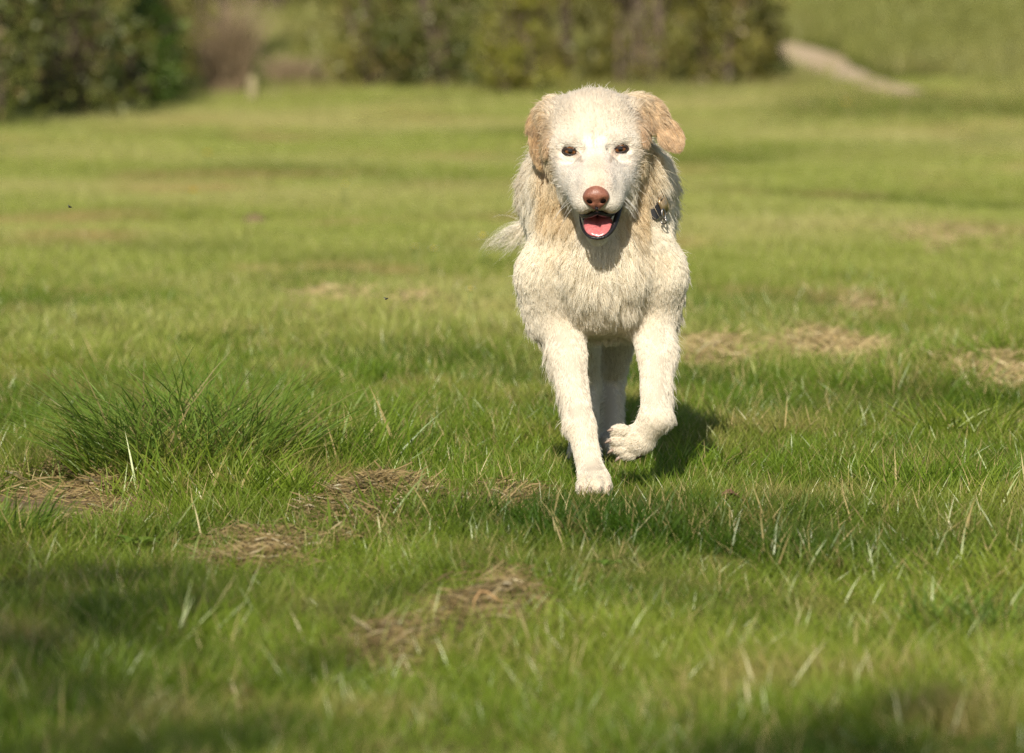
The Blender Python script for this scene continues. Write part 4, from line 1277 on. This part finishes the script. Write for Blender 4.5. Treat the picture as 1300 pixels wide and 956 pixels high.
def comb_field(P, Nn):
    col, g, h = coat_color(P)
    n = len(P)
    down = np.tile(np.array([[0.0, 0.25, -1.0]]), (n, 1))
    side = np.sign(P[:, 0] - BX)
    down[:, 0] += side * 0.10
    back = smooth01(0.12, 0.25, P[:, 1])[:, None]
    comb = down * (1 - back) + np.array([[0.0, 0.8, -0.75]]) * back
    L_ = 0.034 + 0 * P[:, 0]
    chest = smooth01(0.22, 0.12, P[:, 1]) * smooth01(0.25, 0.30, P[:, 2])
    mid = smooth01(0.085, 0.035, np.abs(P[:, 0] - BX - 0.005))
    L_ += (0.026 * mid - 0.017 * (1 - mid) * smooth01(0.49, 0.42, P[:, 2])) * chest
    L_ += 0.012 * mid * smooth01(0.36, 0.30, P[:, 2]) * chest
    lift = 0.24 + 0 * P[:, 0]
    lift += 0.12 * chest
    wave = 0.5 + 0.5 * chest
    # neck ruff behind the cheeks
    ruff = smooth01(0.02, -0.03, h[:, 1]) * smooth01(0.42, 0.48, P[:, 2]) * smooth01(0.16, 0.08, P[:, 1])
    L_ = L_ * (1 - ruff) + (0.022 + 0.022 * smooth01(-0.03, -0.09, h[:, 1])) * ruff
    # legs
    fl_ = g['front_leg']
    cx = np.where(P[:, 0] < 0.17, 0.078 + (0.305 - P[:, 2]) * 0.19, 0.237)
    cy = np.where(P[:, 0] < 0.17, 0.145 - (0.305 - P[:, 2]) * 0.52, 0.145 - (0.305 - P[:, 2]) * 0.55)
    rear = smooth01(-0.2, 0.7, Nn[:, 1] + 0.55 * np.where(P[:, 0] < 0.17, -Nn[:, 0], Nn[:, 0]))
    fur_leg = 0.0085 + 0.028 * rear * smooth01(0.07, 0.18, P[:, 2])
    L_ = L_ * (1 - fl_) + fur_leg * fl_
    legc = np.tile(np.array([[0.0, 0.12, -1.0]]), (n, 1)) + Nn * (0.35 * rear)[:, None] + np.array([[0, 0.35, 0]]) * rear[:, None]
    comb = comb * (1 - fl_[:, None]) + legc * fl_[:, None]
    lift = lift * (1 - fl_) + (0.11 + 0.30 * rear) * fl_
    wave = wave * (1 - fl_) + 0.25 * fl_
    hl = g['hind_leg']; L_ = L_ * (1 - hl) + (0.016 + 0.02 * smooth01(0, 0.6, Nn[:, 1])) * hl
    pw = g['paw'] * np.maximum(fl_, hl); L_ = L_ * (1 - pw) + 0.0065 * pw; lift = lift * (1 - pw) + 0.2 * pw
    pawc = np.tile(np.array([[0.0, -0.75, -0.45]]), (n, 1))
    lifted = (P[:, 0] > 0.165) & (P[:, 2] > 0.05) & (P[:, 1] < 0.3)
    pawc[lifted] = np.array([-0.9, 0.1, -0.35])
    L_ = np.where(lifted & (pw > 0.3), 0.010, L_)
    comb = comb * (1 - pw[:, None]) + pawc * pw[:, None]
    # face
    f = g['face']
    nose = np.array([0, 0.115, -0.070])
    away = unit(h - nose)
    edge = smooth01(0.0, 0.012, np.abs(h[:, 0]) - np.interp(h[:, 2], [-0.15, -0.10, -0.085, -0.030, 0.0, 0.05], [0.024, 0.028, 0.036, 0.056, 0.070, 0.080]))
    away[:, 1] -= 0.35 + 0.9 * edge
    away[:, 2] += np.where(h[:, 2] > 0, 0.25, -0.10)
    away[:, 0] += 0.35 * np.sign(h[:, 0]) * smooth01(0.02, 0.07, np.abs(h[:, 0]))
    fw = away @ HEAD_ROT.T
    Lf = 0.0068 + 0.005 * smooth01(0.04, -0.03, h[:, 1]) + 0.006 * smooth01(-0.05, -0.085, h[:, 1]) + 0.006 * smooth01(0.055, 0.08, np.abs(h[:, 0])) * smooth01(-0.02, 0.01, h[:, 2])
    Lf += 0.004 * smooth01(0.03, 0.07, h[:, 2])
    chin = smooth01(-0.125, -0.145, h[:, 2]) * smooth01(0.0, 0.03, h[:, 1])
    Lf += 0.006 * chin
    comb = comb * (1 - f[:, None]) + fw * f[:, None]
    L_ = L_ * (1 - f) + Lf * f
    Lmz = g['muzzle']; L_ = L_ * (1 - 0.40 * Lmz)
    lift = lift * (1 - f) + (0.30 + 0.25 * Lmz) * f
    wave = wave * (1 - f) + 0.12 * f
    # tufts at the ear roots, standing up
    for E0, sgn in ((EAR_R[0], 1), (EAR_L[0], -1)):
        w = smooth01(0.040, 0.015, np.linalg.norm(P - E0 - np.array([-sgn * 0.006, 0, 0.012]), axis=1)) * smooth01(-0.1, 0.5, Nn[:, 2])
        comb = comb * (1 - w[:, None]) + np.array([[sgn * 0.75, 0.15, 0.35]]) * w[:, None]
        L_ = L_ * (1 - w) + 0.019 * w; lift = lift * (1 - w) + 0.40 * w
        col[:] = lerp3(col, (0.70, 0.54, 0.35), w * 0.8)
    # ears
    for key, Q in (('ear_r', EAR_R), ('ear_l', EAR_L)):
        w = g[key][:, None]
        d0, _ = seg_dist(P, Q[0], Q[1]); d1, _ = seg_dist(P, Q[1], Q[2])
        ax = np.where((d0 < d1)[:, None], (Q[1] - Q[0])[None], (Q[2] - Q[1])[None])
        comb = comb * (1 - w) + unit(ax) * w
        tip = np.clip(seg_dist(P, Q[0], Q[2])[1], 0, 1)
        Le = 0.020 - 0.011 * smooth01(0.55, 0.95, tip) if key == 'ear_r' else 0.019 - 0.005 * tip
        L_ = L_ * (1 - w[:, 0]) + Le * w[:, 0]; lift = lift * (1 - w[:, 0]) + 0.10 * w[:, 0]; wave = wave * (1 - w[:, 0]) + 0.5 * w[:, 0]
    inner = smooth01(0.022, 0.008, np.hypot(P[:, 0] - 0.216, (P[:, 2] - 0.615) * 0.7)) * smooth01(0.0, -0.4, Nn[:, 1])
    comb = comb * (1 - inner[:, None]) + np.array([[0.10, -0.2, -1.0]]) * inner[:, None]
    L_ = L_ * (1 - inner) + 0.030 * inner; lift = lift * (1 - inner) + 0.35 * inner
    col[:] = lerp3(col, (0.33, 0.17, 0.06), inner * 0.85)
    innl = smooth01(0.024, 0.010, np.hypot(P[:, 0] - 0.052, (P[:, 2] - 0.595) * 0.6)) * smooth01(0.0, -0.4, Nn[:, 1])
    comb = comb * (1 - innl[:, None]) + np.array([[-0.20, -0.2, -1.0]]) * innl[:, None]
    L_ = L_ * (1 - innl) + 0.022 * innl; lift = lift * (1 - innl) + 0.30 * innl
    col[:] = lerp3(col, (0.36, 0.20, 0.07), innl * 0.8)
    t = g['tail'][:, None]
    comb = comb * (1 - t) + np.array([[-0.75, 0.25, -0.35]]) * t
    L_ = L_ * (1 - t[:, 0]) + 0.080 * t[:, 0]; lift = lift * (1 - t[:, 0]) + 0.35 * t[:, 0]
    return comb, L_, lift, wave, col, g, h


COMB, LEN, LIFT, WAVE, HCOL, HG, HH = comb_field(ROOT, NRM)
COMB = unit(COMB - NRM * np.sum(COMB * NRM, 1)[:, None] * 0.92)
COMB = unit(COMB + gen.normal(0, 0.06, (NH, 3)) + 0.22 * np.stack([vnoise(ROOT[:, 0] * 45 + k * 13 + ROOT[:, 1] * 25, ROOT[:, 2] * 45 + k * 7 + 50, 30 + k) - 0.5 for k in range(3)], -1) * (2.2 * np.clip(LEN / 0.03, 0.2, 1.4))[:, None])
LEN = LEN * (0.60 + 0.65 * gen.random(NH))
dcol = np.min([np.linalg.norm(ROOT - STRAP[i], axis=1) for i in SHOW], axis=0)
LEN = LEN * (0.12 + 0.88 * smooth01(0.019, 0.040, dcol))
NP_ = 6
PTS = np.zeros((NH, NP_, 3))
PTS[:, 0] = ROOT - NRM * 0.0003
ng = 22000
gi_ = gen.choice(NH, ng, replace=False)
kd = kdtree.KDTree(ng)
for i, k in enumerate(gi_):
    kd.insert(ROOT[k], i)
kd.balance()
near = np.fromiter((kd.find(r)[1] for r in ROOT), dtype=np.int64, count=NH)
phase = (gen.random(ng) * 6.28)[near] + gen.normal(0, 0.5, NH)
COMB = unit(COMB + gen.normal(0, 0.13, (ng, 3))[near] * np.clip(LEN / 0.03, 0.25, 1.2)[:, None])
stray = gen.random(NH) < 0.03
COMB[stray] = unit(COMB[stray] + gen.normal(0, 0.35, (int(stray.sum()), 3)))
LIFT = LIFT + stray * 0.35 * np.clip(LEN / 0.03, 0.2, 1)
wperp = unit(np.cross(COMB, NRM))
d = unit(COMB + NRM * (LIFT * 1.25)[:, None])
GRAV = np.array([0, 0, -1.0])
for s in range(1, NP_):
    t = s / (NP_ - 1)
    long_ = np.clip(LEN / 0.035, 0, 1)
    dd = unit(COMB + NRM * (LIFT * (1.25 - 1.25 * t))[:, None] + GRAV * (0.45 * t * long_)[:, None]
              + wperp * (WAVE * 0.42 * np.cos(phase + t * 5.0) * long_)[:, None]
              + NRM * (WAVE * 0.30 * np.sin(phase * 1.3 + t * 5.0) * long_)[:, None])
    PTS[:, s] = PTS[:, s - 1] + dd * (LEN / (NP_ - 1))[:, None]
# locks: strands gather towards the tip of a nearby guide strand
G = gi_[near]
amt = np.maximum(np.clip((LEN - 0.008) / 0.02, 0, 1), 0.45 * HG['face']) * (0.12 + 0.42 * gen.random(ng))[near] * ~stray
same = np.sum(NRM * NRM[G], 1) > 0.5
amt = amt * same * (np.abs(LEN / LEN[G] - 1) < 0.9)
for s in range(1, NP_):
    t = (s / (NP_ - 1)) ** 1.3
    off = PTS[G, s] - ROOT[G] + (ROOT[G] - ROOT) * 0.88 + ROOT
    PTS[:, s] = PTS[:, s] * (1 - (amt * t)[:, None]) + off * (amt * t)[:, None]
lockv = gen.random(ng)[near]
earw = np.maximum(HG['ear_r'], HG['ear_l'])[:, None]
HCOL = HCOL * (1 - earw * (0.50 * gen.random(ng)[near][:, None] ** 1.5))
HCOL = HCOL * ((0.84 + 0.17 * lockv + 0.12 * gen.random(NH)) * (1 - HG['face']) + HG['face'] * (0.80 + 0.16 * lockv + 0.17 * gen.random(NH)))[:, None]
HCOL = 1 - (1 - np.clip(HCOL, 0.01, 0.88)) ** 1.8          # a fibre is paler than the coat it makes up
# whiskers
WH = []
for s, n_ in ((-1, 5), (1, 8)):
    for i in range(n_):
        b0 = hw(s * (0.036 + 0.004 * gen.random()), 0.045 + 0.03 * gen.random(), -0.066 - 0.022 * gen.random())
        dirn = HEAD_ROT @ unit(np.array([[s * 1.0, 0.15 - 0.5 * gen.random(), -0.30 - 0.5 * gen.random()]]))[0]
        lw = 0.025 + 0.018 * gen.random()
        WH.append([b0 + dirn * lw * t + np.array([0, 0, -1]) * lw * 0.55 * t * t for t in np.linspace(0, 1, NP_)])
WH = np.array(WH)
ALLP = np.concatenate([PTS, WH]); ALLC = np.concatenate([HCOL, np.tile([[0.85, 0.82, 0.76]], (len(WH), 1))])
rad = np.concatenate([np.where(LEN < 0.014, 0.00025, 0.00029) * (0.8 + 0.4 * gen.random(NH)), np.full(len(WH), 0.00028)])
fur_data = bpy.data.hair_curves.new("fur")
nt_s = len(ALLP)
fur_data.add_curves([NP_] * nt_s)
fur_data.attributes["position"].data.foreach_set("vector", (ALLP - np.array([0.137, 0, 0])).astype(np.float32).ravel())
prof = np.array([1.0, 1.0, 0.92, 0.78, 0.55, 0.15])
ra = fur_data.attributes.new("radius", 'FLOAT', 'POINT') if "radius" not in fur_data.attributes else fur_data.attributes["radius"]
ra.data.foreach_set("value", (rad[:, None] * prof[None]).astype(np.float32).ravel())
ca = fur_data.attributes.new("coat", 'FLOAT_VECTOR', 'CURVE')
ca.data.foreach_set("vector", ALLC.astype(np.float32).ravel())
m_fur, nt, out = new_mat("dog_fur")
a = nd(nt, "ShaderNodeAttribute", attribute_name="coat")
df = nd(nt, "ShaderNodeBsdfDiffuse"); tr = nd(nt, "ShaderNodeBsdfTranslucent"); gl = nd(nt, "ShaderNodeBsdfHair", component='Reflection')
gl.inputs["RoughnessU"].default_value = 0.35; gl.inputs["RoughnessV"].default_value = 0.6
nt.links.new(a.outputs["Vector"], df.inputs[0]); nt.links.new(a.outputs["Vector"], tr.inputs[0])
gl.inputs["Color"].default_value = (0.95, 0.93, 0.88, 1)
m1 = nd(nt, "ShaderNodeMixShader"); m1.inputs[0].default_value = 0.35
nt.links.new(df.outputs[0], m1.inputs[1]); nt.links.new(tr.outputs[0], m1.inputs[2])
m2 = nd(nt, "ShaderNodeMixShader"); m2.inputs[0].default_value = 0.10
nt.links.new(m1.outputs[0], m2.inputs[1]); nt.links.new(gl.outputs[0], m2.inputs[2])
nt.links.new(m2.outputs[0], out.inputs[0])
fur_data.materials.append(m_fur)
fur = bpy.data.objects.new("fur", fur_data)
link(fur, dog); fur["kind"] = "stuff"

# ---- nose
m_nose = principled("dog_nose_leather", (0.33, 0.140, 0.090), 0.36, 0.5, noise=(420, (0.21, 0.080, 0.050)), bump=0.35)
m_dark = principled("dark_wet_lip", (0.016, 0.013, 0.014), 0.38, 0.5, noise=(350, (0.008, 0.007, 0.008)), bump=0.6)
m_hole = principled("nostril_dark", (0.008, 0.005, 0.004), 0.9, 0.0)
nv, nq, ntt = ellipsoid((0, 0, 0), (0.0222, 0.0170, 0.0200), seg=40, rings=28)
# wider and flatter on top, narrowing below, a groove down the middle, nostril hollows
zz = nv[:, 2] / 0.0205
nv[:, 0] *= 1.0 - 0.36 * np.clip(-zz, 0, 1) ** 1.3 - 0.12 * np.clip(zz, 0, 1) ** 2
nv[:, 1] += 0.0045 * zz * (nv[:, 1] > -0.004) - 0.003 * np.clip(-zz, 0, 1) ** 2 * (nv[:, 1] > 0)
gro = np.exp(-(nv[:, 0] / 0.0022) ** 2) * np.clip(0.25 - zz, 0, 1)
nv[:, 1] -= 0.0038 * gro * (nv[:, 1] > 0)
for s in (-1, 1):
    dN = np.hypot((nv[:, 0] - s * 0.0105) / 0.0062, (nv[:, 2] + 0.0050 - 0.35 * (np.abs(nv[:, 0]) - 0.0105)) / 0.0042)
    nv[:, 1] -= 0.0075 * np.exp(-dN ** 2) * (nv[:, 1] > 0)
    dW = np.hypot((nv[:, 0] - s * 0.0165) / 0.006, (nv[:, 2] - 0.001) / 0.008)
    nv[:, 1] += 0.0022 * np.exp(-dW ** 2) * (nv[:, 1] > 0)
nose_o = dog_part("nose", (nv @ HEAD_ROT.T + hw(-0.002, 0.1085, -0.0725), nq, ntt), m_nose)
for s in (-1, 1):
    v, q_, t_ = ellipsoid((0, 0, 0), (0.0060, 0.004, 0.0036), seg=14, rings=8)
    a_ = s * 0.35; Rr = np.array([[math.cos(a_), 0, -math.sin(a_)], [0, 1, 0], [math.sin(a_), 0, math.cos(a_)]])
    dog_part("nostril", ((v @ Rr.T) @ HEAD_ROT.T + hw(s * 0.0108 - 0.002, 0.1150, -0.0780), q_, t_), m_hole, parent=nose_o)

# ---- tongue, lips
m_tongue = principled("wet_pink_tongue", (0.62, 0.205, 0.20), 0.22, 0.5, noise=(260, (0.50, 0.13, 0.135)), bump=0.3, subsurf=0.15)
tv, tq, ttt = ellipsoid((0, 0, 0), (0.0245, 0.037, 0.0090), seg=32, rings=20)
f_ = tv[:, 1] / 0.037
tv[:, 2] -= 0.0030 * np.exp(-(tv[:, 0] / 0.004) ** 2) * (tv[:, 2] > 0)
tv[:, 2] += 0.0035 * (tv[:, 0] / 0.0225) ** 2
tv[:, 0] *= 1 + 0.75 * np.clip(f_, 0, 1) ** 3 * np.abs(1 - 0.35 * f_)
tv[:, 2] -= 0.006 * np.clip(f_ - 0.2, 0, 1) ** 2
t_a = -0.36
TR = np.array([[1, 0, 0], [0, math.cos(t_a), -math.sin(t_a)], [0, math.sin(t_a), math.cos(t_a)]])
dog_part("tongue", ((tv @ TR.T) @ HEAD_ROT.T + hw(0.001, 0.0425, -0.1205), tq, ttt), m_tongue)
lw_ = [0.0010, 0.0016, 0.0022, 0.0026, 0.0028, 0.0034, 0.0046, 0.0052, 0.0040, 0.0015]
def spline(pts, n):
    pts = np.asarray(pts, float); k = len(pts); o = []
    for i in range(n):
        t = i / (n - 1) * (k - 1); j = min(int(t), k - 2); u = t - j
        p0, p1, p2, p3 = pts[max(j - 1, 0)], pts[j], pts[j + 1], pts[min(j + 2, k - 1)]
        o.append(0.5 * (2 * p1 + (p2 - p0) * u + (2 * p0 - 5 * p1 + 4 * p2 - p3) * u * u + (3 * p1 - p0 - 3 * p2 + p3) * u ** 3))
    return np.array(o)
dog_part("lower_lip", tube([hw(*p_) for p_ in spline(low, 40)], np.interp(np.linspace(0, 9, 40), range(10), lw_), 10), m_dark)
upl = [(-0.0255, 0.036, -0.1000), (-0.0225, 0.058, -0.1010), (-0.0130, 0.080, -0.0995), (-0.004, 0.0900, -0.0960), (0.0, 0.0915, -0.0935), (0.004, 0.0900, -0.0960), (0.0130, 0.080, -0.0990), (0.0235, 0.058, -0.0990), (0.029, 0.036, -0.0960)]
dog_part("upper_lip", tube([hw(p_[0], p_[1] - 0.003, p_[2] - 0.0035) for p_ in spline(upl, 40)], 0.0042, 8), m_dark)
dog_part("lip_cleft", tube([hw(-0.002, 0.1145, -0.089), hw(-0.001, 0.1075, -0.0945), hw(0, 0.0980, -0.0960)], [0.0026, 0.0018, 0.0012], 8), m_dark)

# ---- eyes with lids
m_eye, nt, out = new_mat("dog_eye")
tcn = nd(nt, "ShaderNodeTexCoord"); sep = nd(nt, "ShaderNodeSeparateXYZ"); nt.links.new(tcn.outputs["Object"], sep.inputs[0])
ln = nd(nt, "ShaderNodeVectorMath", operation='LENGTH')
cmb = nd(nt, "ShaderNodeCombineXYZ"); nt.links.new(sep.outputs[0], cmb.inputs[0]); nt.links.new(sep.outputs[2], cmb.inputs[2])
nt.links.new(cmb.outputs[0], ln.inputs[0])
mr = nd(nt, "ShaderNodeMapRange"); mr.inputs[2].default_value = 0.0132; nt.links.new(ln.outputs["Value"], mr.inputs[0])
cr = nd(nt, "ShaderNodeValToRGB"); el = cr.color_ramp.elements
el[0].position = 0.0; el[0].color = (0.004, 0.003, 0.003, 1); el[1].position = 0.26; el[1].color = (0.006, 0.004, 0.003, 1)
for ps, cc in ((0.34, (0.115, 0.042, 0.012)), (0.58, (0.190, 0.075, 0.024)), (0.70, (0.02, 0.008, 0.005)), (0.76, (0.05, 0.036, 0.028))):
    e_ = el.new(ps); e_.color = (*cc, 1)
nt.links.new(mr.outputs[0], cr.inputs[0])
b = nd(nt, "ShaderNodeBsdfPrincipled"); b.inputs["Roughness"].default_value = 0.13; b.inputs["Coat Weight"].default_value = 0.3; b.inputs["Coat Roughness"].default_value = 0.12
nt.links.new(cr.outputs[0], b.inputs["Base Color"]); nt.links.new(b.outputs[0], out.inputs[0])
m_lid = principled("dark_eyelid", (0.030, 0.019, 0.015), 0.45, 0.4)
for s, ctr in zip((-1, 1), EYES):
    v, q_, t_ = ellipsoid((0, 0, 0), (0.0124, 0.0124, 0.0124), seg=28, rings=18)
    o = mesh_np("eye", v, [q_, t_], m_eye, parent=dog)
    o.location = Vector(ctr + np.array([0, 0.004, 0])) - Vector((0.137, 0, 0))
    # almond rim: inner corner low, outer corner raised
    rim = []
    for i in range(48):
        a_ = i / 48 * 2 * math.pi
        ux = math.cos(a_); uz = math.sin(a_)
        x_ = 0.0116 * ux; z_ = (0.0041 if uz > 0 else 0.0050) * abs(uz) ** 1.25 * (1 if uz > 0 else -1) + 0.0012 * ux - (0.0016 if ux < -0.8 else 0) * (-ux - 0.8) * 5
        f0 = math.sqrt(max(0.0129 ** 2 - x_ * x_ - z_ * z_, 1e-8)) - 0.004
        rim.append(ctr + HEAD_ROT @ np.array([s * x_, f0, z_]))
    rim = np.array(rim + rim[:1])
    dog_part("eyelid", tube(rim, 0.0014, 8, cap=False), m_lid)
    # lid skin between rim and socket, one thin bowl with the almond opening
    ring = []
    for j, (gs, fb) in enumerate(((1.0, 0.0), (1.2, -0.001), (1.5, -0.006))):
        for i in range(48):
            a_ = i / 48 * 2 * math.pi
            ux = math.cos(a_); uz = math.sin(a_)
            x_ = 0.0116 * ux; z_ = (0.0041 if uz > 0 else 0.0050) * abs(uz) ** 1.25 * (1 if uz > 0 else -1) + 0.0012 * ux - (0.0016 if ux < -0.8 else 0) * (-ux - 0.8) * 5
            f0 = math.sqrt(max(0.0129 ** 2 - x_ * x_ - z_ * z_, 1e-8)) - 0.004
            ring.append(ctr + HEAD_ROT @ np.array([s * x_ * gs, f0 + fb, z_ * (gs * 1.15 if j else 1)]))
    rq = [(j * 48 + i, j * 48 + (i + 1) % 48, (j + 1) * 48 + (i + 1) % 48, (j + 1) * 48 + i) for j in range(2) for i in range(48)]
    dog_part("eyelid_skin", (np.array(ring), np.array(rq), np.zeros((0, 3), int)), m_lid)

# ---- claws on the lifted and planted paws
m_claw = principled("dog_claw", (0.32, 0.24, 0.19), 0.4, 0.5)
for p0, d0 in (((0.113, -0.056, 0.018), (-.1, -1, -.5)), ((0.128, -0.069, 0.018), (0, -1, -.5)), ((0.145, -0.069, 0.018), (0, -1, -.5)), ((0.160, -0.057, 0.018), (.1, -1, -.5)),
               ((0.165, 0.046, 0.105), (-1, -.1, -.1)), ((0.161, 0.049, 0.086), (-1, -.1, -.3)), ((0.165, 0.054, 0.069), (-1, -.1, -.5)), ((0.177, 0.060, 0.056), (-1, 0, -.8))):
    d0 = np.array(d0) / np.linalg.norm(d0); p0 = np.array(p0) - d0 * 0.004
    dog_part("claw", tube([p0, p0 + d0 * 0.006, p0 + d0 * 0.011 + np.array([0, 0, -0.0015])], [0.0032, 0.0025, 0.0008], 8), m_claw)
m_pad = principled("paw_pad", (0.16, 0.085, 0.065), 0.7, 0.3, noise=(300, (0.09, 0.05, 0.04)), bump=0.4)
for c_, r_ in (((0.203, 0.080, 0.060), (0.015, 0.016, 0.008)), ((0.184, 0.068, 0.060), (0.009, 0.009, 0.006))):
    dog_part("paw_pad", ellipsoid(c_, r_, seg=16, rings=10), m_pad)


m_collar = principled("dark_grey_webbing", (0.035, 0.036, 0.040), 0.8, 0.3, noise=(900, (0.018, 0.018, 0.020)), bump=0.6)
m_brass = principled("brass_buckle", (0.50, 0.36, 0.20), 0.35, 0.6, metal=0.7)
m_steel = principled("dull_steel_ring", (0.30, 0.29, 0.28), 0.35, 0.5, metal=1.0)
loop_c, cq = [], []
for i in range(NSEG):
    for dn, do in ((-0.0092, -0.001), (0.0092, -0.001), (0.0092, 0.0022), (-0.0092, 0.0022)):
        loop_c.append(STRAP[i] + wds[i] * dn + nrs[i] * do)
for i in range(NSEG):
    j = (i + 1) % NSEG
    for k in range(4):
        cq.append((i * 4 + k, j * 4 + k, j * 4 + (k + 1) % 4, i * 4 + (k + 1) % 4))
collar = dog_part("collar", (np.array(loop_c), np.array(cq), np.zeros((0, 3), int)), m_collar, smooth=False)

kb = 8
bT, bW, bN, bP = tgs[kb], wds[kb], nrs[kb], STRAP[kb]
def buckle_pt(u, w, n): return bP + bT * u + bW * w + bN * n
fr_ = [buckle_pt(0.0125 * (1 if k in (0, 3) else -1) + 0.002 * sx_, 0.0145 * (1 if k in (0, 1) else -1) + 0.002 * sw_, 0.005) for k in range(4) for sx_, sw_ in ((0, 0),)]
path_ = []
for k in range(4):
    a0, a1 = fr_[k], fr_[(k + 1) % 4]
    path_ += [a0 * (1 - t) + a1 * t for t in (0.12, 0.35, 0.65, 0.88)]
buckle = dog_part("buckle", tube(np.array(path_ + path_[:2]), 0.0024, 8), m_brass, parent=collar)
pl_v = np.array([buckle_pt(u, w, 0.0055 + 0.004 * math.cos(u / 0.011 * 1.5)) for u in np.linspace(-0.010, 0.011, 9) for w in (-0.011, 0.011)] +
                [buckle_pt(u, w, 0.0035 + 0.004 * math.cos(u / 0.011 * 1.5)) for u in np.linspace(-0.010, 0.011, 9) for w in (-0.011, 0.011)])
pl_q = [(2 * i, 2 * i + 1, 2 * i + 3, 2 * i + 2) for i in range(8)] + [(18 + 2 * i, 20 + 2 * i, 21 + 2 * i, 19 + 2 * i) for i in range(8)]
pl_q += [(2 * i, 2 * i + 2, 20 + 2 * i, 18 + 2 * i) for i in range(8)] + [(2 * i + 1, 19 + 2 * i, 21 + 2 * i, 2 * i + 3) for i in range(8)] + [(0, 18, 19, 1), (16, 17, 35, 34)]
dog_part("buckle_plate", (pl_v, np.array(pl_q), np.zeros((0, 3), int)), m_brass, parent=collar)
rc = STRAP[11] + nrs[11] * 0.009 + np.array([0.002, -0.004, -0.008])
ring_ = [rc + 0.0068 * (math.cos(t) * unit((tgs[12] * 0.4 + np.array([0, 0, -1]))[None])[0] + math.sin(t) * wds[12]) for t in np.linspace(0, 2 * math.pi, 25)]
dog_part("collar_ring", tube(np.array(ring_), 0.0016, 8, cap=False), m_steel, parent=collar)
rc2 = rc + np.array([0.0, -0.002, -0.011])
ring2 = [rc2 + 0.0052 * (math.cos(t) * np.array([0, 0, 1.0]) + math.sin(t) * np.array([0.8, -0.6, 0])) for t in np.linspace(0, 2 * math.pi, 25)]
dog_part("collar_ring", tube(np.array(ring2), 0.0015, 8, cap=False), m_steel, parent=collar)
